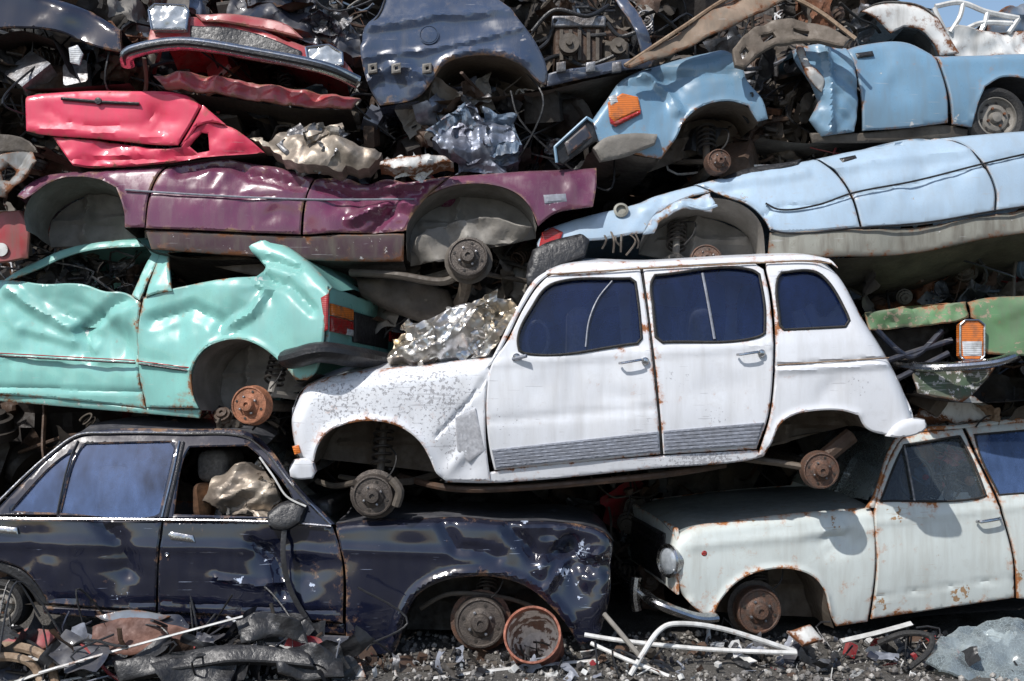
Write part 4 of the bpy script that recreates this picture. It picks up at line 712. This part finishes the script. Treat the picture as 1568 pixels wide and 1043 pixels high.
# ================================================================ others
l=Car('black_wrecked_saloon',(90,40),7.35,0,.1,W=1.4)
l.panel('body_side',[(-60,-20),(60,-10),(130,10),(182,42),(186,80),(150,72),(90,48),(30,42),(-60,50)],nB,dent=.01,feats=[('round',[(60,-10),(130,10),(182,42)],.05),('crush',(100,30),.25,.05,3)])
l.skin('top',[(-60,-20),(60,-10),(130,10),(182,42)],nBm,na=-.05,nb=0,crown=0,crump=.03)
l.well([(-40,120),(-20,60),(30,46),(80,60),(105,110)],M['underdk'],.4)
l.skin('floor_pan',[(-60,125),(60,128),(190,120)],M['underdk'],na=-.1,nb=0,crown=0,crump=.05)
l.panel('broken_lamp',[(108,76),(122,72),(130,85),(124,102),(110,98)],M['lwh'],n0=.03,grid=.015,crump=.01)
sv=Car('grey_wrecked_saloon',(20,250),7.3,0,.05,W=1.3)
gry=paint('silver_paint',(.26,.27,.27),rust=.6,dirt=.7,rough=.35,coat=.3)
sv.panel('inner_wing',[(-60,240),(0,236),(45,228),(62,250),(40,275),(10,300),(-60,305)],gry,holes=[[(2,262),(14,252),(24,262),(16,278),(4,276)]],dent=.02,crump=.06,cf=5,grid=.02,jag=.01)
sv.panel('side',[(-60,200),(0,205),(40,215),(60,232),(20,234),(-60,232)],M['under'],dent=.02,crump=.05,cf=5,grid=.02,jag=.01)
sv.skin('top',[(-60,200),(0,205),(40,215)],M['under'],na=-.02,nb=0,crown=0,crump=.05)
rd=Car('red_wrecked_van',(10,360),7.4,0,.05,W=1.3)
rd.panel('side',[(-60,322),(0,324),(30,322),(44,345),(42,395),(10,402),(-60,405)],M['redpart'],dent=.01,crump=.012)
rd.skin('top',[(-60,322),(0,324),(30,322)],M['redpart'],na=-.02,nb=0,crown=0,crump=.03)
mk('badge',*lathe(rd.f,rd.f.uv([(4,383)])[0],[(.04,0),(.04,.01),(.001,.012)],.015,24),M['whitep'],rd.e)
bh=Car('rusty_car_bonnet',(1080,50),7.35,0,.4,W=.3)
bh.panel('outer_skin',[(956,104),(1040,50),(1130,-5),(1200,-25),(1262,-20),(1180,8),(1120,40),(1010,88),(966,106)],M['brownhood'],crump=.03,cf=4,dent=.02,wear=.1)
bh.panel('inner_frame',[(1122,75),(1150,45),(1200,28),(1262,40),(1300,62),(1290,75),(1235,60),(1180,68),(1140,100),(1126,98)],M['tubbrown'],holes=[[(1165,52),(1185,46),(1190,54),(1170,62)],[(1215,42),(1240,46),(1238,54),(1216,50)],[(1134,80),(1142,70),(1148,76),(1138,88)]],crump=.03,cf=5,dent=.02,grid=.02,thick=.03)
bh.line('bonnet_edge',[(956,104),(1040,48),(1130,-8),(1200,-28)],.012,M['tan'],.02)
bh.line('bonnet_edge_right',[(1180,-20),(1250,15),(1310,60)],.014,M['tan'],.0)
z=Car('white_wrecked_van',(1400,30),7.9,0,.1,W=1.2)
z.panel('side',[(1318,16),(1345,4),(1380,2),(1410,8),(1432,22),(1450,48),(1470,80),(1440,84),(1428,62),(1408,44),(1385,40),(1365,50),(1350,36)],M['whitep'],dent=.02,crump=.02,grid=.02,feats=[('round',[(1318,16),(1345,4),(1380,2),(1410,8),(1432,22)],.05)])
z.well([(1368,60),(1385,42),(1408,46),(1426,64),(1436,90)],M['underdk'],.3)
z.skin('top',[(1318,16),(1345,4),(1380,2),(1410,8),(1432,22),(1450,48)],M['whitep'],crown=0,crump=.04)
z=Car('white_wrecked_saloon',(1500,50),8.4,0,.1,W=1.2)
z.panel('side',[(1440,44),(1470,40),(1510,50),(1568,46),(1600,48),(1600,90),(1470,90),(1450,70)],M['whitep'],dent=.02,crump=.05,cf=4,jag=.008,grid=.02)
z.skin('top',[(1440,44),(1470,40),(1510,50),(1568,46)],M['whitep'],crown=0,crump=.04)
for pl in([(1432,10),(1470,4),(1510,18),(1560,28)],[(1430,12),(1438,30),(1450,55)],[(1455,50),(1470,25),(1475,4)],[(1500,52),(1508,35),(1512,18)],[(1545,50),(1552,40),(1560,28)],[(1478,45),(1500,36),(1550,36)]): z.line('body_frame',pl,.018,M['whitep'],.0)
y_=Car('blue_wrecked_van',(1540,40),9.6,0,.1,W=1.2)
y_.panel('side',[(1515,24),(1545,12),(1620,8),(1620,90),(1520,90)],M['bluepart'],crump=.06,cf=4,dent=.02,jag=.02); y_.skin('top',[(1515,24),(1545,12),(1620,8)],M['bluepart'],crown=0,crump=.05)
# ================================================================ scrap
class Acc:
    def __init__(s): s.V=[];s.F=[];s.m=[];s.n=0
    def add(s,V,F,m):
        V=A(V); s.V.append(V); s.F+=[tuple(i+s.n for i in f) for f in F]; s.m+=[m]*len(F); s.n+=len(V)
    def make(s,name,mats,ang=25,parent=None):
        V=np.vstack(s.V); z=np.zeros(len(V)); return mk(name,V,s.F,mats,parent,ang=ang,mi=s.m,attrs={'edge':z+.1,'wear':z+.1})
def rbasis(r,tilt=1.0):
    q=r.normal(size=3)*tilt+A([0,-.6,0]); n=nrm(q); u_=nrm(np.cross(n,r.normal(size=3))); return u_,np.cross(n,u_),n
def sheet(acc,pos,size,m,r,n=14,amp=.25,f=2.2,asp=None,tilt=1.0):
    u_,v_,n_=rbasis(r,tilt); asp=asp or r.uniform(.3,.9); g=np.linspace(-.5,.5,n); X,Y=np.meshgrid(g,g*asp); q=np.c_[X.ravel(),Y.ravel()]
    sd=int(r.integers(1e6)); h=crumple(q,sd,f)*amp*size; w1=vnoise(q*4,sd+1)*.09; w2=vnoise(q*4,sd+2)*.09
    h=h+r.uniform(-.5,.5)*size*(q[:,0]**2)*2
    V=pos+((q[:,0]+w1)*size)[:,None]*u_+((q[:,1]+w2)*size)[:,None]*v_+h[:,None]*n_
    F=[(i*n+j,i*n+j+1,(i+1)*n+j+1,(i+1)*n+j) for i in range(n-1) for j in range(n-1)]; acc.add(V,F,m)
def bar(acc,pos,L,rad,m,r,bend=.3,flat=1,sides=6):
    d_=nrm(r.normal(size=3)*A([1,.5,.7])); p=[pos-d_*L/2,pos-d_*L/6+r.normal(size=3)*L*bend*.3,pos+d_*L/6+r.normal(size=3)*L*bend*.3,pos+d_*L/2]
    V,F=tube(smooth3(p,.05),rad,sides,flat); acc.add(V,F,m)
def spring(acc,pos,L,rad,m,r):
    d_=nrm(r.normal(size=3)); a_=nrm(np.cross(d_,r.normal(size=3))); b_=np.cross(d_,a_)
    V,F=tube([pos+d_*L*(t-.5)+(a_*math.cos(t*36)+b_*math.sin(t*36))*rad for t in np.linspace(0,1,80)],.007,5); acc.add(V,F,m)
def blob(acc,pos,s,m,r):
    u_,v_,n_=rbasis(r); f=Frame(pos,u_,v_); R=s*.5
    pr=[(R*.3,-R*.8),(R,-R*.7),(R*1.02,-R*.3),(R*.85,-R*.28),(R*.85,R*.2),(R*.6,R*.25),(R*.55,R*.5),(R*.2,R*.52),(R*.18,R*.3),(.001,R*.3)]
    V,F=lathe(f,(0,0),pr,0,16); acc.add(V,F,m)
def cub(acc,pos,s,m,r):
    u_,v_,n_=rbasis(r); a_=s*r.uniform(.3,1,3)/2; V=[];k_=.82
    for z in(-1,1):
        for (x,y) in((-1,-k_),(-k_,-1),(k_,-1),(1,-k_),(1,k_),(k_,1),(-k_,1),(-1,k_)): V.append(pos+u_*x*a_[0]+v_*y*a_[1]+n_*z*a_[2])
    F=[tuple(range(7,-1,-1)),tuple(range(8,16))]+[(i,(i+1)%8,(i+1)%8+8,i+8) for i in range(8)]; acc.add(V,F,m)
SM=[M['rustdk'],M['under'],M['underdk'],M['black'],M['steel'],M['rust'],M['tub'],M['bluepart'],M['redpart'],M['foil2'],M['whitep'],M['tubbrown']]
PW=A([.18,.18,.22,.14,.05,.03,.05,.025,.015,.03,.012,.06]); PW/=PW.sum()
PB=A([.26,.06,.42,.18,.02,.02,0,.02,.01,.01,0,0.0]); PB/=PB.sum()  # background weights favour dark materials, putting deep shade into their colour
def fill(name,regs,seed,mats=SM,pw=PW,parent=None):
    r=np.random.default_rng(seed); acc=Acc()
    for (x0,y0,x1,y1,Y0,Y1,cnt,sz) in regs:
        for i in range(cnt):
            Y=r.uniform(Y0,Y1); pos=P(r.uniform(x0,x1),r.uniform(y0,y1),Y); m=int(r.choice(len(mats),p=pw)); k_=r.uniform(); s=sz*r.uniform(.5,1.4)
            if k_<.34: sheet(acc,pos,s*1.2,m,r,18,.16,2.6)
            elif k_<.64: bar(acc,pos,s*1.7,s*r.uniform(.02,.07),m,r,flat=r.uniform(.4,1))
            elif k_<.76: bar(acc,pos,s*2,.007,3,r,bend=1.0,sides=5)
            elif k_<.85: blob(acc,pos,s*.45,m,r)
            elif k_<.89: spring(acc,pos,.2,.045,m,r)
            else: cub(acc,pos,s*.7,m,r)
    return acc.make(name,mats,parent=parent)
fill('scrap_metal_pile',[
 (-20,60,230,150,7.5,8.4,70,.3),(0,160,60,260,7.45,8.2,22,.24),(180,100,560,240,7.6,8.5,140,.3),
 (400,170,860,262,7.5,8.4,170,.27),(800,-20,1010,90,7.65,8.1,60,.2),(940,90,1300,260,7.7,8.5,150,.28),(480,385,830,480,7.6,8.6,110,.3),(1290,385,1600,480,7.7,8.6,90,.3),
 (1300,540,1600,650,7.6,8.4,70,.25),(280,620,460,665,7.3,8.2,35,.2),(180,-20,560,60,7.7,8.7,80,.32),(0,330,60,410,7.6,8.4,15,.25),(1150,20,1330,110,7.8,8.5,60,.24),
 (200,160,420,240,7.5,7.9,25,.2),(560,130,860,200,7.45,8.2,60,.27),(940,740,1000,900,7.9,8.8,25,.25),(430,690,470,760,7.6,8.4,12,.2),(40,385,230,440,7.6,8.0,30,.2)],11)
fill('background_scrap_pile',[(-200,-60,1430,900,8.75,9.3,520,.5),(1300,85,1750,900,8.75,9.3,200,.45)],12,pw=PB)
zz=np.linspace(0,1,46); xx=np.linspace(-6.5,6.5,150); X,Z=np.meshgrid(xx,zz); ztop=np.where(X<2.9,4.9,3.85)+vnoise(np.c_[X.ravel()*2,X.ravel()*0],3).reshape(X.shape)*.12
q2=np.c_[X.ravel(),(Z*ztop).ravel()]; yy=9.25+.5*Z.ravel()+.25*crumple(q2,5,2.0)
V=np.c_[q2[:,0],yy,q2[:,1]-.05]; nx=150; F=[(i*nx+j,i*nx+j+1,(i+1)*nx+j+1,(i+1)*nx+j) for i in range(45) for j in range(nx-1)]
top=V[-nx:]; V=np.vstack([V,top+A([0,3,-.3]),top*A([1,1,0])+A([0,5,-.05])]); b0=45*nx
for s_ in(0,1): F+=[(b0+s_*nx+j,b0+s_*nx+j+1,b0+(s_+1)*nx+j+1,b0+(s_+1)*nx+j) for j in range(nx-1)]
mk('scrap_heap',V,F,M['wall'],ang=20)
rr=np.random.default_rng(5); acc=Acc()
for i in range(60):
    pos=P(rr.uniform(1085,1230),rr.uniform(150,250),rr.uniform(7.75,8.1)); bar(acc,pos,rr.uniform(.1,.35),rr.uniform(.006,.02),int(rr.integers(0,3)),rr)
acc.make('bent_suspension_parts',[M['under'],M['tubbrown'],M['rustdk']])
fill('cabin_junk',[(1412,690,1495,755,7.62,7.9,80,.1)],77,mats=[M['black'],M['tub'],M['redpart'],M['bluepart'],M['tan'],M['seatorange'],M['steel']],pw=A([.2,.2,.1,.16,.14,.1,.1]),parent=a.e)
fill('cabin_junk',[(20,400,210,450,7.55,7.9,50,.14)],78,mats=[M['black'],M['tub'],M['under'],M['steel']],pw=A([.5,.15,.25,.1]),parent=e.e)
# crumpled foil
def crumpled(name,poly,Y,mat,seed,fac=.03,ffq=9,nsheet=14,ssize=.16,jag=.02,roll=.35,mats2=None,depth=.12,cr=.04,cf=5):
    z=Car('tmp',tuple(np.mean(poly,axis=0)),Y,0,roll); bpy.data.objects.remove(z.e); z.e=empty(name)
    z.panel('folded_sheet',poly,mat,grid=.01,fac=fac,ff_=ffq,dent=.03,crump=cr,cf=cf,rim=0,thick=depth,seed=seed,jag=jag,sharp=22,feats=[('dent',tuple(np.mean(poly,axis=0)),.3,.1)])
    r=np.random.default_rng(seed); acc=Acc(); pa=A(poly,float); c_=pa.mean(0)
    for i in range(nsheet):
        k_=r.integers(len(pa)); p=c_+(pa[k_]-c_)*r.uniform(.1,.8); pos=z.pt(p[0],p[1],.02+.04*r.uniform()); sheet(acc,pos,ssize*r.uniform(.6,1.4),int(r.integers(len(mats2 or [mat]))),r,26,.15,3.2,tilt=.28)
    if nsheet: acc.make('torn_pieces',mats2 or [mat],ang=18,parent=z.e)
    return z.e
crumpled('crumpled_foil_insulation',[(596,552),(604,520),(640,500),(690,478),(740,466),(785,460),(795,480),(770,520),(745,545),(690,552),(640,556)],7.12,M['alu'],3,.014,6,13,.2,cr=.07,cf=6)
crumpled('crumpled_metal_panel',[(380,208),(420,218),(470,196),(512,195),(530,225),(590,245),(560,262),(500,265),(455,262),(425,238)],7.3,M['gold'],4,.012,4,7,.22,mats2=[M['gold'],M['tub'],M['steel']],cr=.06,cf=4)
crumpled('crumpled_metal_panel',[(582,262),(620,252),(680,250),(690,258),(640,270),(600,272)],7.2,M['whitep'],14,.01,5,3,.12)
crumpled('crumpled_heat_shield',[(662,222),(690,205),(720,190),(745,182),(775,195),(800,225),(790,250),(740,256),(690,250)],7.45,M['foil2'],5,.014,5,14,.22,mats2=[M['foil2'],M['steel'],M['foil2'],M['bluepart']],cr=.07,cf=5)
crumpled('torn_insulation',[(315,770),(330,740),(355,722),(395,712),(425,750),(430,775),(400,788),(340,790)],7.35,M['gold'],6,.014,6,14,.16,mats2=[M['gold'],M['alu'],M['seatorange'],M['black']],cr=.06,cf=6)
crumpled('dented_roof_sheet',[(1400,640),(1420,618),(1470,612),(1510,622),(1530,640),(1470,650)],7.7,M['whitep'],9,.01,4,2,.12,mats2=[M['tan']])
crumpled('dark_bent_sheet',[(340,40),(360,-20),(420,-20),(480,20),(550,60),(556,85),(500,70),(440,55)],7.7,M['navydk'],19,.02,4,6,.25,mats2=[M['steel'],M['navydk']],cr=.05,cf=3)
crumpled('cracked_windscreen',[(1275,765),(1290,720),(1310,695),(1375,684),(1360,720),(1335,766)],7.9,M['crack'],23,.004,4,0,.1,jag=.005,cr=.02)
# oil drum
dr=empty('rusty_metal_drum'); ax=nrm(A([-.12,-1,.5])); c1=P(815,972,6.72)
uu=nrm(np.cross(A([0,0,1.]),ax)); fD=Frame(c1,uu,np.cross(ax,uu)); R=.15
mk('drum_shell',*lathe(fD,(0,0),[(R*.98,-.4),(R,-.36),(R,-.17),(R*1.04,-.16),(R,-.15),(R,-.02),(R*1.05,0),(R*1.05,.008),(R*.97,.008),(R*.95,-.02),(R*.95,-.36),(.001,-.37)],0,44),
   [simple('drum_rust',(.36,.12,.07),(.14,.05,.03),10,bump=.8)],dr)
mk('drum_residue',*lathe(fD,(0,0),[(R*.94,-.03),(R*.93,-.1),(R*.9,-.26),(R*.6,-.32),(.001,-.33)],0,44),[simple('drum_flakes',(.75,.7,.66),(.16,.07,.04),11,thr=(.5,.53))],dr)
# ================================================================ ground
xs=np.concatenate([-np.geomspace(300,4.2,14),np.linspace(-4,4,230),np.geomspace(4.2,300,14)]); ys=np.concatenate([-np.geomspace(300,1,12),np.linspace(0,5.8,20),np.linspace(5.9,9.5,110),np.geomspace(9.7,400,16)])
X,Y=np.meshgrid(xs,ys); q=np.c_[X.ravel(),Y.ravel()]; near=np.exp(-((q[:,1]-7)/3)**2)*np.exp(-(q[:,0]/6)**4)
z=(vnoise(q*2.5,1)*.02+vnoise(q*9,2)*.012+vnoise(q*24,3)*.006)*near-.01
nx,ny=len(xs),len(ys); F=[(j*nx+i,j*nx+i+1,(j+1)*nx+i+1,(j+1)*nx+i) for j in range(ny-1) for i in range(nx-1)]
gm,nt,bs=newmat('dirt_ground'); vv=coord(nt); n1=noise(nt,vv,3,6,.6); n2=noise(nt,vv,60,5,.7)
vo=nd(nt,'ShaderNodeTexVoronoi',{'Vector':vv,'Scale':70.0}); cc=mixc(nt,mr(nt,n1,.35,.65),(.08,.073,.065),(.17,.155,.135)); cc=mixc(nt,mr(nt,n2,.45,.7),cc,(.26,.245,.22)); cc=mixc(nt,mr(nt,vo.outputs[0],0,.6,0,.4),(.04,.037,.033),cc)
nt.links.new(cc,bs.inputs['Base Color']); bs.inputs['Roughness'].default_value=.9
bp=nd(nt,'ShaderNodeBump',{'Height':mth(nt,'ADD',n2,vo.outputs[0]),'Strength':.8,'Distance':.01}); nt.links.new(bp.outputs[0],bs.inputs['Normal'])
mk('ground',np.c_[q,z],F,gm,ang=80)
acc=Acc(); r=np.random.default_rng(21)
ico=[(0,0,1),(.9,0,.4),(.28,.85,.4),(-.72,.53,.4),(-.72,-.53,.4),(.28,-.85,.4),(.72,.53,-.4),(-.28,.85,-.4),(-.9,0,-.4),(-.28,-.85,-.4),(.72,-.53,-.4),(0,0,-1)]
icf=[(0,1,2),(0,2,3),(0,3,4),(0,4,5),(0,5,1),(1,6,2),(2,7,3),(3,8,4),(4,9,5),(5,10,1),(6,7,2),(7,8,3),(8,9,4),(9,10,5),(10,6,1),(11,7,6),(11,8,7),(11,9,8),(11,10,9),(11,6,10)]
for i in range(5000):
    s=.004+.012*r.uniform()**3*1.4; x=r.uniform(-2.6,3.3); y=r.uniform(6.2,7.6)
    acc.add(A(ico)*s*r.uniform(.6,1.3,3)*r.uniform(.85,1.15,(12,1))+A([x,y,s*.4]),icf,int(r.integers(0,3)))
acc.make('gravel',[simple('stone_grey',(.24,.23,.22),(.14,.13,.12),20),simple('stone_light',(.42,.4,.37),(.27,.25,.22),20),simple('stone_dark',(.09,.085,.08),(.14,.12,.1),20)],ang=20)
# ================================================================ foreground debris
def rod(name,pts,rad,mat,flat=1.0,sides=8,step=.02,ref=None):
    return mk(name,*tube(smooth3([P(x,y,Y) for x,y,Y in pts],step),rad,sides,flat,ref),mat)
rod('bent_rusty_pipe',[(-30,992,6.6),(20,990,6.6),(55,998,6.58),(75,1015,6.55),(88,1060,6.5)],.026,M['tan'])
rod('bent_rusty_pipe',[(-30,1008,6.5),(15,1006,6.5),(45,1014,6.5),(60,1035,6.5),(66,1070,6.45)],.024,M['tan'])
rod('metal_strip',[(60,1030,6.42),(200,990,6.47),(372,944,6.55)],.016,M['whitep'],.4)
rod('metal_strip',[(20,1046,6.5),(90,1022,6.5),(150,1010,6.5)],.03,M['whitep'],.3)
rod('white_metal_strip',[(610,1046,6.6),(760,1026,6.72),(912,1011,6.85)],.022,M['whitep'],.35)
rod('white_bent_tube',[(965,1034,6.62),(985,1000,6.66),(1010,965,6.72),(1040,955,6.74),(1110,964,6.78),(1218,998,6.8)],.015,M['whitep'])
rod('white_bent_tube',[(895,972,6.85),(960,982,6.82),(1080,994,6.78),(1220,1000,6.75)],.013,M['whitep'])
rod('white_bent_tube',[(905,985,6.8),(960,1010,6.7),(1040,1042,6.6)],.012,M['whitep'])
rod('grey_bent_tube',[(925,940,6.9),(955,975,6.8),(1000,1030,6.65)],.014,M['tub'])
rod('white_metal_channel',[(1288,982,6.9),(1340,970,6.92),(1395,955,6.95)],.03,M['whitep'],.5,4)
rod('rubber_hose',[(1345,985,6.9),(1385,970,6.85),(1425,975,6.8),(1420,1000,6.75),(1385,1028,6.7)],.017,M['rubber'])
rod('exhaust_pipe',[(600,1030,6.75),(700,1020,6.85),(760,1018,6.9)],.02,M['under'])
def flatp(name,px,Y,roll,poly,mat,yaw=0,**kw):
    z=Car('tmp',px,Y,yaw,roll); bpy.data.objects.remove(z.e); z.e=None; return z.panel(name,poly,mat,**kw)
flatp('crushed_windscreen_glass',(1500,1000),6.75,2.2,[(1420,1010),(1440,975),(1475,955),(1580,950),(1600,1045),(1500,1045),(1450,1035)],M['crack'],crump=.06,cf=5,grid=.018,dent=.03,jag=.012)
flatp('rusty_plate',(215,970),6.62,.6,[(142,958),(190,945),(290,962),(270,985),(180,1003),(140,995)],simple('rust_plate',(.2,.09,.06),(.1,.05,.04),6),crump=.03,cf=4,dent=.02,jag=.006)
flatp('black_bumper_piece',(420,980),6.5,.7,[(170,1010),(280,990),(400,985),(470,995),(480,1020),(400,1012),(300,1020),(180,1040)],M['black'],crump=.02,cf=4,dent=.02,thick=.05,feats=[('round',[(170,1010),(280,990),(400,985),(470,995)],.03)])
flatp('black_plastic_trim',(430,960),6.58,.4,[(360,950),(400,938),(460,950),(470,985),(420,975),(370,985)],M['black'],crump=.05,cf=6,dent=.02,thick=.03,jag=.01)
flatp('black_plastic_trim',(480,1000),6.5,.6,[(420,1000),(470,985),(520,1000),(525,1035),(460,1040),(425,1030)],M['black'],crump=.05,cf=6,dent=.02,thick=.03,jag=.01)
flatp('black_plastic_trim',(300,1010),6.45,.6,[(230,1015),(300,1000),(360,1012),(350,1045),(250,1048)],M['black'],crump=.05,cf=5,dent=.02,thick=.03,jag=.01)
flatp('blue_body_fragment',(180,950),6.8,.6,[(145,942),(200,934),(260,942),(240,950),(160,950)],M['bluepart'],crump=.02,thick=.02)
flatp('white_plastic_fragment',(1230,970),6.85,1.2,[(1205,965),(1240,958),(1262,975),(1230,985)],M['whitep'],crump=.03,cf=6,thick=.02)
flatp('white_plastic_fragment',(545,1030),6.6,.8,[(535,1020),(552,1015),(560,1035),(545,1042)],M['whitep'],crump=.02,cf=6,thick=.02)
flatp('red_body_fragment',(60,980),6.7,.8,[(0,985),(40,960),(90,968),(70,990),(20,998)],M['redpart'],crump=.03,cf=6,thick=.02)
def gdebris(name,cnt,x0,x1,Y0,Y1,hmax,sz,mats,pw,seed):
    r=np.random.default_rng(seed); acc=Acc(); pw=A(pw)/sum(pw)
    for i in range(cnt):
        Y=r.uniform(Y0,Y1); X_=(r.uniform(x0,x1)-CX)/784*T*Y; pos=A([X_,Y,r.uniform(.01,hmax)]); s=sz*r.uniform(.4,1.3); m=int(r.choice(len(mats),p=pw)); k_=r.uniform()
        if k_<.42: sheet(acc,pos,s*1.2,m,r,14,.07,2.2,asp=r.uniform(.2,.6))
        elif k_<.65: bar(acc,pos,s*1.5,s*.05,m,r,.3,.5)
        elif k_<.75: bar(acc,pos,s*2,.006,0,r,1.0)
        elif k_<.83: blob(acc,pos,s*.4,m,r)
        else: cub(acc,pos,s*.6,m,r)
    acc.make(name,mats)
DM=[M['black'],M['navydk'],M['rustdk'],M['whitep'],M['redpart'],M['steel'],M['lwh'],M['grey'],M['underdk']]
gdebris('plastic_debris_pile',190,-20,530,6.5,6.95,.17,.25,DM,[.42,.16,.08,.06,.02,.06,.01,.06,.18],31)
gdebris('plastic_debris_pile',60,500,1000,6.6,7.0,.05,.12,DM,[.25,.12,.2,.15,.03,.1,.02,.12,.05],32)
gdebris('plastic_debris_pile',110,1000,1600,6.7,7.3,.06,.13,DM,[.25,.1,.15,.18,.06,.1,.03,.12,.05],33)
gdebris('litter_fragments',190,-20,1600,6.4,6.95,.015,.05,DM,[.12,.1,.12,.36,.06,.08,.05,.1,.05],34)
